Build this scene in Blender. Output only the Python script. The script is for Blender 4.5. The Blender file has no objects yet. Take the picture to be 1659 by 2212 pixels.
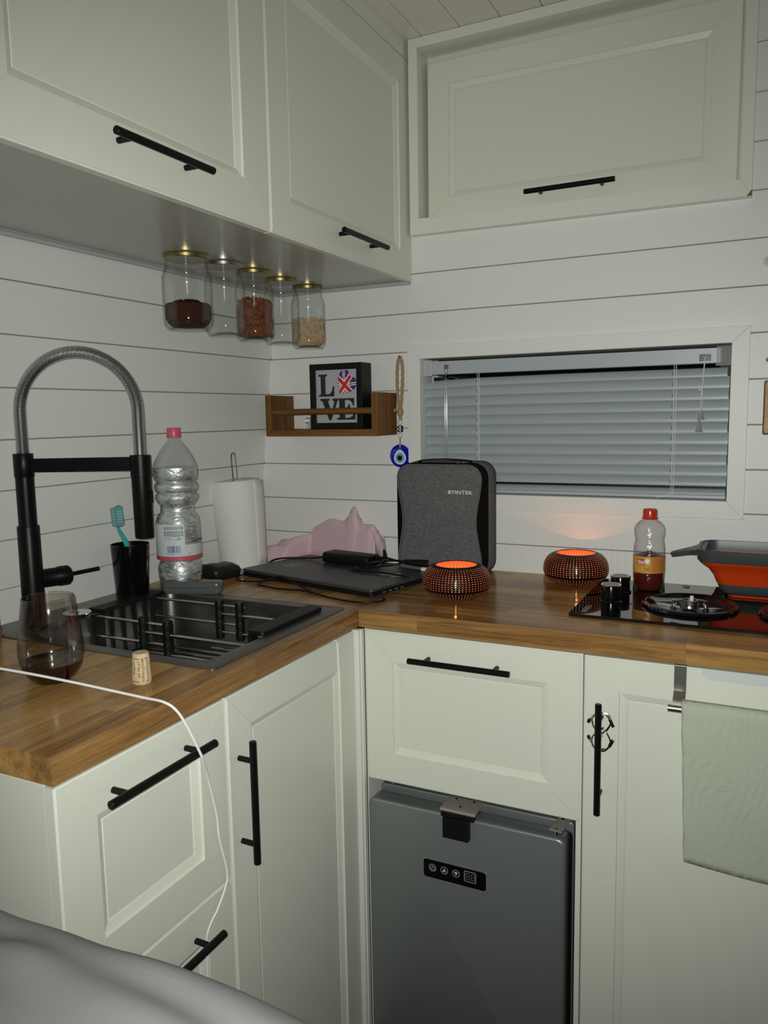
import bpy, bmesh, math, random
from mathutils import Vector, Matrix, Euler
PI = math.pi
R = random.Random(7)
SC = bpy.context.scene
COL = SC.collection

# ------------------------------------------------------------------ camera, world, flash, exposure
CAM = Vector((1.427, -1.9935, 1.3189))
YAW, PIT, ROL, FPX = 0.4593, -0.1224, -0.0176, 1692.7
fw = Vector((-math.sin(YAW) * math.cos(PIT), math.cos(YAW) * math.cos(PIT), math.sin(PIT)))
r0 = Vector((math.cos(YAW), math.sin(YAW), 0)); u0 = r0.cross(fw)
rt = math.cos(ROL) * r0 + math.sin(ROL) * u0
up = -math.sin(ROL) * r0 + math.cos(ROL) * u0
CAMROT = Matrix((rt, up, -fw)).transposed()
cd = bpy.data.cameras.new('camera'); cam = bpy.data.objects.new('camera', cd); COL.objects.link(cam)
cd.sensor_fit = 'VERTICAL'; cd.sensor_height = 36; cd.sensor_width = 27; cd.lens = FPX / 2212 * 36
cd.clip_start = 0.02
cam.matrix_world = Matrix.Translation(CAM) @ CAMROT.to_4x4()
SC.camera = cam

w = bpy.data.worlds.new('night'); SC.world = w; w.use_nodes = True
w.node_tree.nodes['Background'].inputs[0].default_value = (0.02, 0.03, 0.05, 1)
w.node_tree.nodes['Background'].inputs[1].default_value = 0.15

ld = bpy.data.lights.new('phone_flash', 'SPOT'); fl = bpy.data.objects.new('phone_flash', ld); COL.objects.link(fl)
ld.energy = 78; ld.spot_size = math.radians(106); ld.spot_blend = 1.0; ld.shadow_soft_size = 0.006
ld.color = (.965, 1.0, .945)
fl.matrix_world = Matrix.Translation(CAM - 0.012 * rt + 0.012 * up + 0.01 * fw) @ (CAMROT @ Matrix.Rotation(math.radians(-2.5), 3, 'Y')).to_4x4()

SC.view_settings.view_transform = 'Standard'; SC.view_settings.look = 'None'
SC.view_settings.exposure = 0.0; SC.view_settings.gamma = 1.0; SC.view_settings.use_curve_mapping = False
SC.cycles.use_denoising = True
SC.cycles.max_bounces = 10; SC.cycles.transparent_max_bounces = 24
SC.cycles.caustics_reflective = False; SC.cycles.caustics_refractive = False
SC.cycles.sample_clamp_indirect = 4.0
SC.cycles.blur_glossy = 0.3

# ------------------------------------------------------------------ materials
def nodes(m):
    m.use_nodes = True; t = m.node_tree
    return t, t.nodes, t.links, t.nodes['Principled BSDF']
def mat(name, col, rough=.5, metal=0, spec=.5, bump=None, coat=0, var=None, coatr=.05):
    """plain surface; bump=(scale, strength, (sx,sy,sz)); var=(scale, colour2)"""
    m = bpy.data.materials.new(name); t, n, l, p = nodes(m)
    p.inputs['Base Color'].default_value = (*col, 1); p.inputs['Roughness'].default_value = rough
    p.inputs['Metallic'].default_value = metal; p.inputs['Specular IOR Level'].default_value = spec
    p.inputs['Coat Weight'].default_value = coat; p.inputs['Coat Roughness'].default_value = coatr
    tc = n.new('ShaderNodeTexCoord')
    if bump:
        mp = n.new('ShaderNodeMapping'); l.new(tc.outputs['Object'], mp.inputs[0]); mp.inputs['Scale'].default_value = bump[2] if len(bump) > 2 else (1, 1, 1)
        nz = n.new('ShaderNodeTexNoise'); nz.inputs['Scale'].default_value = bump[0]; nz.inputs['Detail'].default_value = 4
        l.new(mp.outputs[0], nz.inputs['Vector'])
        b = n.new('ShaderNodeBump'); b.inputs['Strength'].default_value = bump[1]; b.inputs['Distance'].default_value = .002
        l.new(nz.outputs[0], b.inputs['Height']); l.new(b.outputs[0], p.inputs['Normal'])
    if var:
        nz = n.new('ShaderNodeTexNoise'); nz.inputs['Scale'].default_value = var[0]; nz.inputs['Detail'].default_value = 5
        l.new(tc.outputs['Object'], nz.inputs['Vector'])
        mx = n.new('ShaderNodeMix'); mx.data_type = 'RGBA'; mx.inputs[6].default_value = (*col, 1); mx.inputs[7].default_value = (*var[1], 1)
        rp = n.new('ShaderNodeValToRGB'); rp.color_ramp.elements[0].position = .38; rp.color_ramp.elements[1].position = .62
        l.new(nz.outputs[0], rp.inputs[0]); l.new(rp.outputs[0], mx.inputs[0]); l.new(mx.outputs[2], p.inputs['Base Color'])
    return m
def wood(name, dark, light, axis=1, rough=.3, coat=.0, scale=1.0, rnd=1.0):
    """grain running along one axis, tone differing from piece to piece"""
    m = bpy.data.materials.new(name); t, n, l, p = nodes(m)
    tc = n.new('ShaderNodeTexCoord'); oi = n.new('ShaderNodeObjectInfo')
    off = n.new('ShaderNodeVectorMath'); off.operation = 'SCALE'; off.inputs[0].default_value = (7.3, 5.1, 3.7); l.new(oi.outputs['Random'], off.inputs['Scale'])
    ad = n.new('ShaderNodeVectorMath'); l.new(tc.outputs['Object'], ad.inputs[0]); l.new(off.outputs[0], ad.inputs[1])
    mp = n.new('ShaderNodeMapping'); s = [55 * scale] * 3; s[axis] = 2.6 * scale; mp.inputs['Scale'].default_value = s; l.new(ad.outputs[0], mp.inputs[0])
    nz = n.new('ShaderNodeTexNoise'); nz.inputs['Scale'].default_value = 1; nz.inputs['Detail'].default_value = 6; nz.inputs['Roughness'].default_value = .65; nz.inputs['Distortion'].default_value = .6
    l.new(mp.outputs[0], nz.inputs['Vector'])
    m2 = n.new('ShaderNodeMapping'); s = [420 * scale] * 3; s[axis] = 16 * scale; m2.inputs['Scale'].default_value = s; l.new(ad.outputs[0], m2.inputs[0])
    n2 = n.new('ShaderNodeTexNoise'); n2.inputs['Scale'].default_value = 1; n2.inputs['Detail'].default_value = 2; l.new(m2.outputs[0], n2.inputs['Vector'])
    a = n.new('ShaderNodeMath'); a.operation = 'MULTIPLY_ADD'; l.new(n2.outputs[0], a.inputs[0]); a.inputs[1].default_value = .35; l.new(nz.outputs[0], a.inputs[2])
    a2 = n.new('ShaderNodeMath'); a2.operation = 'MULTIPLY_ADD'; l.new(oi.outputs['Random'], a2.inputs[0]); a2.inputs[1].default_value = .42 * rnd; l.new(a.outputs[0], a2.inputs[2])
    rp = n.new('ShaderNodeValToRGB'); e = rp.color_ramp.elements
    e[0].position = .42; e[0].color = (*dark, 1); e[1].position = 1.15 if rnd else .9; e[1].color = (*light, 1)
    sb = n.new('ShaderNodeMath'); sb.operation = 'SUBTRACT'; l.new(a2.outputs[0], sb.inputs[0]); sb.inputs[1].default_value = .08
    l.new(sb.outputs[0], rp.inputs[0]); l.new(rp.outputs[0], p.inputs['Base Color'])
    p.inputs['Roughness'].default_value = rough; p.inputs['Specular IOR Level'].default_value = .13; p.inputs['Coat Weight'].default_value = coat
    b = n.new('ShaderNodeBump'); b.inputs['Strength'].default_value = .12; b.inputs['Distance'].default_value = .0006; l.new(n2.outputs[0], b.inputs['Height']); l.new(b.outputs[0], p.inputs['Normal'])
    return m
def thin_glass(name, tint=(.96, .98, .97), edge=(.45, .5, .48), refl=.06, rough=.02, bump=None, haze=0.0, pw=3.5, er=.35):
    """single-wall clear glass or plastic: mostly passes light, reflects more at grazing angles, darker edge tint"""
    m = bpy.data.materials.new(name); t, n, l, p = nodes(m); n.remove(p)
    out = [x for x in n if x.type == 'OUTPUT_MATERIAL'][0]
    lw = n.new('ShaderNodeLayerWeight'); lw.inputs[0].default_value = .35
    pwn = pw; pw = n.new('ShaderNodeMath'); pw.operation = 'POWER'; l.new(lw.outputs['Facing'], pw.inputs[0]); pw.inputs[1].default_value = pwn
    mx = n.new('ShaderNodeMix'); mx.data_type = 'RGBA'; mx.inputs[6].default_value = (*tint, 1); mx.inputs[7].default_value = (*edge, 1); l.new(pw.outputs[0], mx.inputs[0])
    tr = n.new('ShaderNodeBsdfTransparent'); l.new(mx.outputs[2], tr.inputs[0])
    gl = n.new('ShaderNodeBsdfGlossy'); gl.inputs['Roughness'].default_value = rough
    ma = n.new('ShaderNodeMath'); ma.operation = 'MULTIPLY_ADD'; l.new(pw.outputs[0], ma.inputs[0]); ma.inputs[1].default_value = er; ma.inputs[2].default_value = refl
    ms = n.new('ShaderNodeMixShader'); l.new(ma.outputs[0], ms.inputs[0]); l.new(tr.outputs[0], ms.inputs[1]); l.new(gl.outputs[0], ms.inputs[2])
    last = ms
    if haze:
        df = n.new('ShaderNodeBsdfDiffuse'); df.inputs[0].default_value = (.8, .8, .78, 1)
        m2 = n.new('ShaderNodeMixShader'); m2.inputs[0].default_value = haze; l.new(ms.outputs[0], m2.inputs[1]); l.new(df.outputs[0], m2.inputs[2]); last = m2
    if bump:
        tc = n.new('ShaderNodeTexCoord'); mp = n.new('ShaderNodeMapping'); mp.inputs['Scale'].default_value = bump[2]; l.new(tc.outputs['Object'], mp.inputs[0])
        nz = n.new('ShaderNodeTexNoise'); nz.inputs['Scale'].default_value = bump[0]; nz.inputs['Detail'].default_value = 3; l.new(mp.outputs[0], nz.inputs['Vector'])
        b = n.new('ShaderNodeBump'); b.inputs['Strength'].default_value = bump[1]; b.inputs['Distance'].default_value = .004; l.new(nz.outputs[0], b.inputs['Height']); l.new(b.outputs[0], gl.inputs['Normal'])
    l.new(last.outputs[0], out.inputs[0])
    return m
def paint(name, col, gx=(1, 1, 1), stains=()):
    """brush-painted board: faint grain relief, optional stains that sit on the boards at fixed spots"""
    m = mat(name, col, .42, spec=.4)
    t, n, l, p = nodes(m)
    g = n.new('ShaderNodeNewGeometry'); mp = n.new('ShaderNodeMapping'); mp.inputs['Scale'].default_value = gx; l.new(g.outputs['Position'], mp.inputs[0])
    nz = n.new('ShaderNodeTexNoise'); nz.inputs['Scale'].default_value = 60; nz.inputs['Detail'].default_value = 5; l.new(mp.outputs[0], nz.inputs['Vector'])
    n2 = n.new('ShaderNodeTexNoise'); n2.inputs['Scale'].default_value = 220; l.new(mp.outputs[0], n2.inputs['Vector'])
    ad = n.new('ShaderNodeMath'); l.new(nz.outputs[0], ad.inputs[0]); l.new(n2.outputs[0], ad.inputs[1])
    b = n.new('ShaderNodeBump'); b.inputs['Strength'].default_value = .22; b.inputs['Distance'].default_value = .0011; l.new(ad.outputs[0], b.inputs['Height']); l.new(b.outputs[0], p.inputs['Normal'])
    cur = None
    for (sx, sy, sz, rr) in stains:
        d = n.new('ShaderNodeVectorMath'); d.operation = 'DISTANCE'; l.new(g.outputs['Position'], d.inputs[0]); d.inputs[1].default_value = (sx, sy, sz)
        k = n.new('ShaderNodeMath'); k.operation = 'MULTIPLY_ADD'; l.new(nz.outputs[0], k.inputs[0]); k.inputs[1].default_value = -rr * 2.4; l.new(d.outputs['Value'], k.inputs[2])
        mr = n.new('ShaderNodeMapRange'); mr.inputs[1].default_value = -rr * .6; mr.inputs[2].default_value = rr * .1; mr.inputs[3].default_value = .55; mr.inputs[4].default_value = 0; l.new(k.outputs[0], mr.inputs[0])
        mx = n.new('ShaderNodeMix'); mx.data_type = 'RGBA'; mx.inputs[7].default_value = (.3, .28, .2, 1); l.new(mr.outputs[0], mx.inputs[0])
        if cur: l.new(cur, mx.inputs[6])
        else: mx.inputs[6].default_value = (*col, 1)
        cur = mx.outputs[2]
    if cur: l.new(cur, p.inputs['Base Color'])
    return m
def emit(name, col, s):
    m = bpy.data.materials.new(name); t, n, l, p = nodes(m)
    p.inputs['Base Color'].default_value = (0, 0, 0, 1); p.inputs['Emission Color'].default_value = (*col, 1); p.inputs['Emission Strength'].default_value = s
    return m

WALL = paint('white_painted_boards', (.76, .76, .73), (1, 1, 1), stains=[(1.408, 0, 1.648, .012), (1.432, 0, 1.70, .006)])
WALLY = paint('white_painted_boards_side', (.74, .745, .705))
CEIL = paint('ceiling_paint', (.70, .68, .62))
BACK = mat('dark_joint', (.27, .21, .16), .9)
CAB = mat('cabinet_paint', (.70, .71, .618), .36, spec=.45)
CABW = mat('cabinet_trim_paint', (.73, .74, .665), .36, spec=.45)
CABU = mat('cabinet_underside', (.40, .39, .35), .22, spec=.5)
BLK = mat('black_powder_coat', (.004, .004, .0042), .38, spec=.18)
BLKP = mat('black_plastic', (.003, .003, .0035), .16, spec=.35)
BLKM = mat('black_matte_plastic', (.006, .006, .006), .45, spec=.2)
BLKG = mat('black_glass', (.006, .006, .007), .03, spec=.85)
CHROME = mat('chrome', (.8, .8, .82), .12, 1)
STEEL = mat('brushed_steel', (.55, .53, .5), .28, 1, bump=(300, .1, (1, 1, .05)))
DSTEEL = mat('dark_steel', (.17, .155, .14), .36, .8, bump=(200, .05, (.05, 1, 1)))
BASIN = mat('basin_steel', (.20, .19, .175), .3, .9, var=(9, (.11, .105, .1)))
STAVEY = wood('oak_staves_y', (.125, .052, .018), (.47, .265, .09), 1, .17)
STAVEX = wood('oak_staves_x', (.125, .052, .018), (.47, .265, .09), 0, .17)
PINEX = wood('stained_pine_x', (.085, .034, .011), (.27, .128, .042), 0, .5, rnd=.3)
PINEZ = wood('stained_pine_z', (.085, .034, .011), (.27, .128, .042), 2, .5, rnd=.3)
GLASS = thin_glass('jar_glass', (.98, .985, .98), (.30, .32, .30), .035, .06, bump=(30, .25, (1, 1, .6)), pw=5, er=.12)
WGLASS = thin_glass('wine_glass', (.96, .955, .94), (.36, .35, .34), .10, .075, pw=2.4)
PET = thin_glass('clear_plastic', (.95, .96, .96), (.5, .5, .48), .08, .06, bump=(45, .5, (1, 1, 2.5)), haze=.03)
PETW = thin_glass('clear_plastic_crinkled', (.95, .945, .94), (.4, .37, .35), .06, .12, bump=(70, .9, (.7, .7, 2.2)), haze=.0, pw=2.6)
GOLD = mat('gold_lid', (.42, .34, .14), .32, 1)
SILV = mat('silver_lid', (.45, .43, .38), .32, 1)
SLAT = mat('blind_slat_paint', (.36, .405, .425), .38, spec=.5)
SLATW = mat('blind_rail_paint', (.42, .46, .485), .35)
CLEAR = thin_glass('clear_plastic_bits', (.9, .9, .88), (.55, .55, .52), .12, .08, haze=.18)
CORD = mat('white_cord', (.75, .74, .7), .8)
PAPER = mat('paper', (.80, .78, .74), .9, spec=.1)
WHITE = mat('white_plastic', (.78, .78, .76), .4)
PRINTW = mat('print_white', (.82, .82, .82), .5)
PRINTK = mat('print_black', (.012, .012, .012), .6)
PRINTR = mat('print_red', (.55, .02, .03), .5)
PRINTB = mat('print_blue', (.02, .03, .2), .5)

# ------------------------------------------------------------------ mesh builder
class MB:
    def __init__(s): s.v = []; s.f = []; s.m = []
    def add(s, vs, fs, mi=0):
        k = len(s.v); s.v += [Vector(v) for v in vs]
        for f in fs: s.f.append([i + k for i in f]); s.m.append(mi)
        return s
    def box(s, a, b, mi=0, M=None):
        x0, y0, z0 = a; x1, y1, z1 = b
        vs = [Vector(p) for p in ((x0, y0, z0), (x1, y0, z0), (x1, y1, z0), (x0, y1, z0), (x0, y0, z1), (x1, y0, z1), (x1, y1, z1), (x0, y1, z1))]
        if M: vs = [M @ v for v in vs]
        return s.add(vs, [(0, 3, 2, 1), (4, 5, 6, 7), (0, 1, 5, 4), (1, 2, 6, 5), (2, 3, 7, 6), (3, 0, 4, 7)], mi)
    def loops(s, ls, mi=0, cap0=True, cap1=True):
        n = len(ls[0]); k = len(s.v)
        for L in ls: s.v += [Vector(p) for p in L]
        for i in range(len(ls) - 1):
            for j in range(n):
                a, b = k + i * n + j, k + i * n + (j + 1) % n
                s.f.append([a, b, b + n, a + n]); s.m.append(mi)
        if cap0: s.f.append([k + j for j in range(n)][::-1]); s.m.append(mi)
        if cap1: s.f.append([k + (len(ls) - 1) * n + j for j in range(n)]); s.m.append(mi)
        return s
    def lathe(s, prof, c=(0, 0, 0), n=40, mi=0, M=None, cap0=False, cap1=False, wob=None):
        ls = []
        for (r, z) in prof:
            L = []
            for j in range(n):
                a = 2 * PI * j / n; rr = r * (wob(a, z) if wob else 1)
                p = Vector((rr * math.cos(a), rr * math.sin(a), z))
                if M: p = M @ p
                L.append(p + Vector(c))
            ls.append(L)
        return s.loops(ls, mi, cap0, cap1)
    def cyl(s, p, q, r, n=16, mi=0, r2=None):
        return s.tube([p, q], r, n, mi, r2=r2)
    def tube(s, pts, r, n=10, mi=0, caps=True, r2=None, closed=False):
        pts = [Vector(p) for p in pts]; N = len(pts); ls = []; nr = None
        for i, p in enumerate(pts):
            if closed: d = pts[(i + 1) % N] - pts[i - 1]
            else: d = pts[min(i + 1, N - 1)] - pts[max(i - 1, 0)]
            if d.length < 1e-9: d = Vector((0, 0, 1))
            d.normalize()
            if nr is None:
                a = Vector((0, 0, 1)) if abs(d.z) < .9 else Vector((1, 0, 0)); nr = (a - d * a.dot(d)).normalized()
            else:
                nr = nr - d * nr.dot(d)
                nr.normalize()
            b = d.cross(nr); rr = r(i / (N - 1)) if callable(r) else (r if r2 is None else r + (r2 - r) * i / (N - 1))
            ls.append([p + rr * (math.cos(2 * PI * j / n) * nr + math.sin(2 * PI * j / n) * b) for j in range(n)])
        if closed: ls.append(ls[0]); caps = False
        return s.loops(ls, mi, caps, caps)
    def prism(s, poly, M, d0, d1, mi=0):
        """polygon (u,v) pushed along the third axis of M from d0 to d1"""
        return s.loops([[M @ Vector((u, v, d0)) for u, v in poly], [M @ Vector((u, v, d1)) for u, v in poly]], mi)
    def flat(s, poly, M, d=0, mi=0):
        return s.add([M @ Vector((u, v, d)) for u, v in poly], [list(range(len(poly)))], mi)
def base_of(o):
    while o.parent: o = o.parent
    return o.location if o.type == 'EMPTY' else Vector((0, 0, 0))
def build(name, mb, m, parent=None, smooth=35, bevel=0, mod=None):
    me = bpy.data.meshes.new(name); off = base_of(parent) if parent else Vector((0, 0, 0))
    me.from_pydata([v - off for v in mb.v], [], mb.f)
    ms = m if isinstance(m, (list, tuple)) else [m]
    for x in ms: me.materials.append(x)
    if len(ms) > 1: me.polygons.foreach_set('material_index', mb.m)
    bm = bmesh.new(); bm.from_mesh(me); bmesh.ops.recalc_face_normals(bm, faces=bm.faces); bm.to_mesh(me); bm.free()
    if smooth:
        me.polygons.foreach_set('use_smooth', [True] * len(me.polygons)); me.set_sharp_from_angle(angle=math.radians(smooth))
    o = bpy.data.objects.new(name, me); COL.objects.link(o)
    if parent: o.parent = parent
    if bevel:
        b = o.modifiers.new('edge', 'BEVEL'); b.width = bevel; b.segments = 2; b.limit_method = 'ANGLE'; b.angle_limit = math.radians(40)
    return o
def thing(name, label, cat, loc=(0, 0, 0), group=None):
    o = bpy.data.objects.new(name, None); COL.objects.link(o); o.location = loc; o.empty_display_size = .05
    o['label'] = label; o['category'] = cat
    if group: o['group'] = group
    return o
def tag(o, label, cat, group=None, kind=None):
    o['label'] = label; o['category'] = cat
    if group: o['group'] = group
    if kind: o['kind'] = kind
    return o
def struct(o): o['kind'] = 'structure'; return o
def rrect(x0, y0, x1, y1, r, n=5):
    P = []
    for cx, cy, a in ((x1 - r, y1 - r, 0), (x0 + r, y1 - r, PI / 2), (x0 + r, y0 + r, PI), (x1 - r, y0 + r, 1.5 * PI)):
        for i in range(n + 1):
            t = a + PI / 2 * i / n; P.append((cx + r * math.cos(t), cy + r * math.sin(t)))
    return P
def smoothpath(P, n=8):
    P = [Vector(p) for p in P]; out = []
    for i in range(len(P) - 1):
        a, b, c, d = P[max(i - 1, 0)], P[i], P[i + 1], P[min(i + 2, len(P) - 1)]
        for k in range(n):
            t = k / n
            out.append(.5 * ((2 * b) + (c - a) * t + (2 * a - 5 * b + 4 * c - d) * t * t + (3 * b - a - 3 * c + d) * t ** 3))
    return out + [P[-1]]
def frame(o, U, V): # 4x4 with columns U, V, UxV
    U = Vector(U); V = Vector(V); N = U.cross(V); M = Matrix((U, V, N)).transposed().to_4x4(); M.translation = Vector(o); return M
_tc = {}
def text2d(s, size=1.0, bold=0.0, shear=0, space=1.0):
    """outline text as flat triangles: verts (x,y) starting at 0, faces, width"""
    cu = bpy.data.curves.new('t', 'FONT'); cu.body = s; cu.size = size; cu.offset = bold * size; cu.shear = shear; cu.space_character = space
    cu.resolution_u = 3
    o = bpy.data.objects.new('t', cu); COL.objects.link(o)
    me = bpy.data.meshes.new_from_object(o.evaluated_get(bpy.context.evaluated_depsgraph_get()))
    vs = [(v.co.x, v.co.y) for v in me.vertices]; fs = [list(p.vertices) for p in me.polygons]
    bpy.data.objects.remove(o); bpy.data.curves.remove(cu); bpy.data.meshes.remove(me)
    x0 = min(v[0] for v in vs); x1 = max(v[0] for v in vs); y0 = min(v[1] for v in vs); y1 = max(v[1] for v in vs)
    return [(a - x0, b - y0) for a, b in vs], fs, x1 - x0, y1 - y0
def put_text(mb, s, fn, w=None, h=None, mi=0, bold=0, space=1.0):
    vs, fs, tw, th = text2d(s, 1.0, bold, 0, space)
    sx = (w / tw) if w else h / th; sy = (h / th) if h else sx
    mb.add([fn(a * sx, b * sy) for a, b in vs], fs, mi)

# ------------------------------------------------------------------ the room
PL, Z0 = .1035, 1.5939           # board pitch and the height of one joint
KL = .1214                        # the side wall leans in towards the top
def xw(z): return KL * (z - .9)
ZC = 2.28
XR, YF = 2.25, -3.1
def bevel_board(mb, A, B, depth_vec, vdir, h):
    """board from A to B (bottom edge), height h along vdir, thickness depth_vec; long edges chamfered"""
    c = .0016; A = Vector(A); B = Vector(B); v = Vector(vdir); d = Vector(depth_vec); dn = d.normalized()
    prof = [(c * .0, c), (c, 0), (h - c, 0), (h, c), (h, d.length), (0, d.length)]
    mb.loops([[P + v * a + dn * b for a, b in prof] for P in (A, B)])
GAP = .0019
wl = struct(thing('wall_left', 'white board wall leaning behind the sink', 'wall')); del wl['category']
zs = [Z0 + k * PL for k in range(-7, 7)]
for i in range(len(zs) - 1):
    za, zb = zs[i] + GAP / 2, zs[i + 1] - GAP / 2
    if za > 1.75: break
    v = Vector((KL, 0, 1)).normalized(); mb = MB(); n = Vector((-1, 0, KL)).normalized()
    bevel_board(mb, (xw(za), YF, za), (xw(za), -.0005, za), n * .011, v, (zb - za) / v.z)
    build('plank', mb, WALLY, wl, smooth=0)
mb = MB()
mb.loops([[Vector((xw(z) - .0112, y, z)), Vector((xw(z) - .03, y, z)), Vector((xw(z) - .03, 0.03, z)), Vector((xw(z) - .0112, .03, z))] if False else
          [(xw(z) - .0112, YF, z), (xw(z) - .0112, .03, z), (xw(z) - .04, .03, z), (xw(z) - .04, YF, z)] for z in (-.24, 2.45)])
build('backing', mb, BACK, wl, smooth=0)
FZ = -.22

WX0, WX1, WZ0, WZ1 = .563, 1.338, 1.106, 1.470        # window opening
OX0, OX1, OZ0, OZ1 = .526, 1.376, 1.064, 1.507        # outside of its casing
KX0, KX1, KZ0 = .546, 1.368, 1.792                    # overhead locker in the back wall
wb = struct(thing('wall_back', 'white board wall with the window', 'wall')); del wb['category']
def bplank(x0, x1, za, zb):
    if x1 - x0 < .01 or zb - za < .006: return
    mb = MB(); bevel_board(mb, (x0, 0, za), (x1, 0, za), (0, .011, 0), (0, 0, 1), zb - za); build('plank', mb, WALL, wb, smooth=0)
zs = [Z0 + k * PL for k in range(-7, 8)]
for i in range(len(zs) - 1):
    za, zb = zs[i] + GAP / 2, min(zs[i + 1] - GAP / 2, ZC)
    x0 = xw(za) + .0015
    if za >= KZ0 - .03:
        a = max(za, KZ0 + .004) if False else za
        bplank(KX1 - .004, XR, za, zb); continue
    if zb > KZ0: zb = min(zb, KZ0 + .01)
    if zb <= WZ0 or za >= WZ1: bplank(x0, XR, za, zb)
    else: bplank(x0, WX0 - .0045, za, zb); bplank(WX1 + .0045, XR, za, zb)
mb = MB()
for a, b in (((-.1, .0112, -.24), (XR, .04, WZ0 - .005)), ((-.1, .0112, WZ0 - .005), (WX0 - .005, .04, WZ1 + .005)), ((WX1 + .005, .0112, WZ0 - .005), (XR, .04, WZ1 + .005)), ((-.1, .0112, WZ1 + .005), (XR, .04, KZ0)),
             ((-.1, .0112, KZ0), (KX0, .04, 2.4)), ((KX1, .0112, KZ0), (XR, .04, 2.4))): mb.box(a, b)
build('backing', mb, BACK, wb, smooth=0)

cl = struct(thing('ceiling', 'cream board ceiling', 'ceiling')); del cl['category']
x = .478
while x < XR:
    mb = MB(); bevel_board(mb, (x + GAP / 2, YF, ZC), (x + GAP / 2, 0, ZC), (0, 0, .011), (1, 0, 0), .105 - GAP); build('plank', mb, CEIL, cl, smooth=0); x += .105
mb = MB(); mb.box((0, YF, ZC), (.478, 0, ZC + .011)); mb.box((-.1, YF, ZC + .0112), (XR, .04, ZC + .04)); build('backing', mb, BACK, cl, smooth=0)
mb = MB(); mb.tube([(.545, -.006, 2.272), (.9, -.009, 2.274), (1.3, -.007, 2.271), (1.8, -.008, 2.274), (XR, -.006, 2.272)], .012, 8); struct(build('trim_1', mb, CABW, None))
mb = MB(); mb.box((-.1, YF, FZ - .02), (XR, .04, FZ)); struct(build('floor', mb, wood('floor_boards', (.05, .03, .02), (.14, .09, .055), 1, .5), None, smooth=0))
mb = MB(); OUT = mat('dark_panel', (.10, .085, .07), .7); mb.box((XR, YF, FZ), (XR + .03, .04, 2.4)); struct(build('wall_right', mb, OUT, None, smooth=0))
mb = MB(); mb.box((-.1, YF - .03, FZ), (XR, YF, 2.4)); struct(build('wall_front', mb, OUT, None, smooth=0))

# window: casing boards, reveal, pane
wn = struct(thing('window_1', 'wide low window with a white casing', 'window', (0.95, 0, WZ0))); del wn['category']
T0 = -.013
for P in ([(OX0, OZ0), (OX1, OZ0), (WX1, WZ0), (WX0, WZ0)], [(OX0, OZ1), (WX0, WZ1), (WX1, WZ1), (OX1, OZ1)], [(OX0, OZ0), (WX0, WZ0), (WX0, WZ1), (OX0, OZ1)], [(OX1, OZ0), (OX1, OZ1), (WX1, WZ1), (WX1, WZ0)]):
    mb = MB(); mb.prism(P, frame((0, 0, 0), (1, 0, 0), (0, 0, 1)), -.0, -T0); build('casing_board', mb, WALL, wn, smooth=0, bevel=.0009)
mb = MB()
for a, b in (((WX0 - .004, .0, WZ0 - .004), (WX1 + .004, .11, WZ0)), ((WX0 - .004, 0, WZ1), (WX1 + .004, .11, WZ1 + .004)), ((WX0 - .004, 0, WZ0), (WX0, .11, WZ1)), ((WX1, 0, WZ0), (WX1 + .004, .11, WZ1))): mb.box(a, b)
build('reveal', mb, WALL, wn, smooth=0)
mb = MB(); F = .03
for a, b in (((WX0, .085, WZ0), (WX1, .105, WZ0 + F)), ((WX0, .085, WZ1 - F), (WX1, .105, WZ1)), ((WX0, .085, WZ0 + F), (WX0 + F, .105, WZ1 - F)), ((WX1 - F, .085, WZ0 + F), (WX1, .105, WZ1 - F))): mb.box(a, b)
build('sash', mb, BLKM, wn, smooth=0, bevel=.002)
mb = MB(); mb.box((WX0 + F - .003, .093, WZ0 + F - .003), (WX1 - F + .003, .097, WZ1 - F + .003)); build('pane', mb, thin_glass('pane_glass', (.5, .52, .52), (.3, .3, .3), .06, .0), wn, smooth=0)

# ------------------------------------------------------------------ cabinet fronts
def front(name, parent, o, U, V, w, h, m=CAB, f=.066, t=.019):
    """framed front with mitred rails, a sloping bead and a recessed panel; outward is U x V"""
    M = frame(o, U, V); mb = MB()
    def ring(i, d): return [M @ Vector(p) for p in ((i, i, -d), (w - i, i, -d), (w - i, h - i, -d), (i, h - i, -d))]
    mb.loops([ring(0, t), ring(0, .003), ring(.003, .0012), ring(f, .0012), ring(f + .0012, .004), ring(f + .0135, .0085), ring(f + .0150, .0105), ring(f + .0165, .009)])
    g = .0005; e = .003
    rails = [[(e + g, e), (w - e - g, e), (w - f - g, f), (f + g, f)], [(w - e, e + g), (w - e, h - e - g), (w - f, h - f - g), (w - f, f + g)],
             [(w - e - g, h - e), (e + g, h - e), (f + g, h - f), (w - f - g, h - f)], [(e, h - e - g), (e, e + g), (f, f + g), (f, h - f - g)]]
    for P in rails: mb.prism(P, M, -.0013, 0)
    return build(name, mb, m, parent, smooth=0)
def handle(parent, c, along, out, L=.22, post=.075, r=.0062, so=.03, name='handle'):
    c = Vector(c); a = Vector(along); o = Vector(out); mb = MB()
    for s in (-1, 1): mb.cyl(c + a * s * post, c + a * s * post + o * so, .0048, 14)
    k = .0008
    mb.tube([c + o * so - a * L / 2, c + o * so - a * (L / 2 - k), c + o * so + a * (L / 2 - k), c + o * so + a * L / 2], lambda t: r - (k if t in (0, 1) else 0), 20)
    return build(name, mb, BLK, parent)
XD, YD, H, T = .632, -.5225, .9, .0381
DF = .010      # fronts stand this far behind the worktop edge
ZB, ZT = -.13, .858
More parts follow.
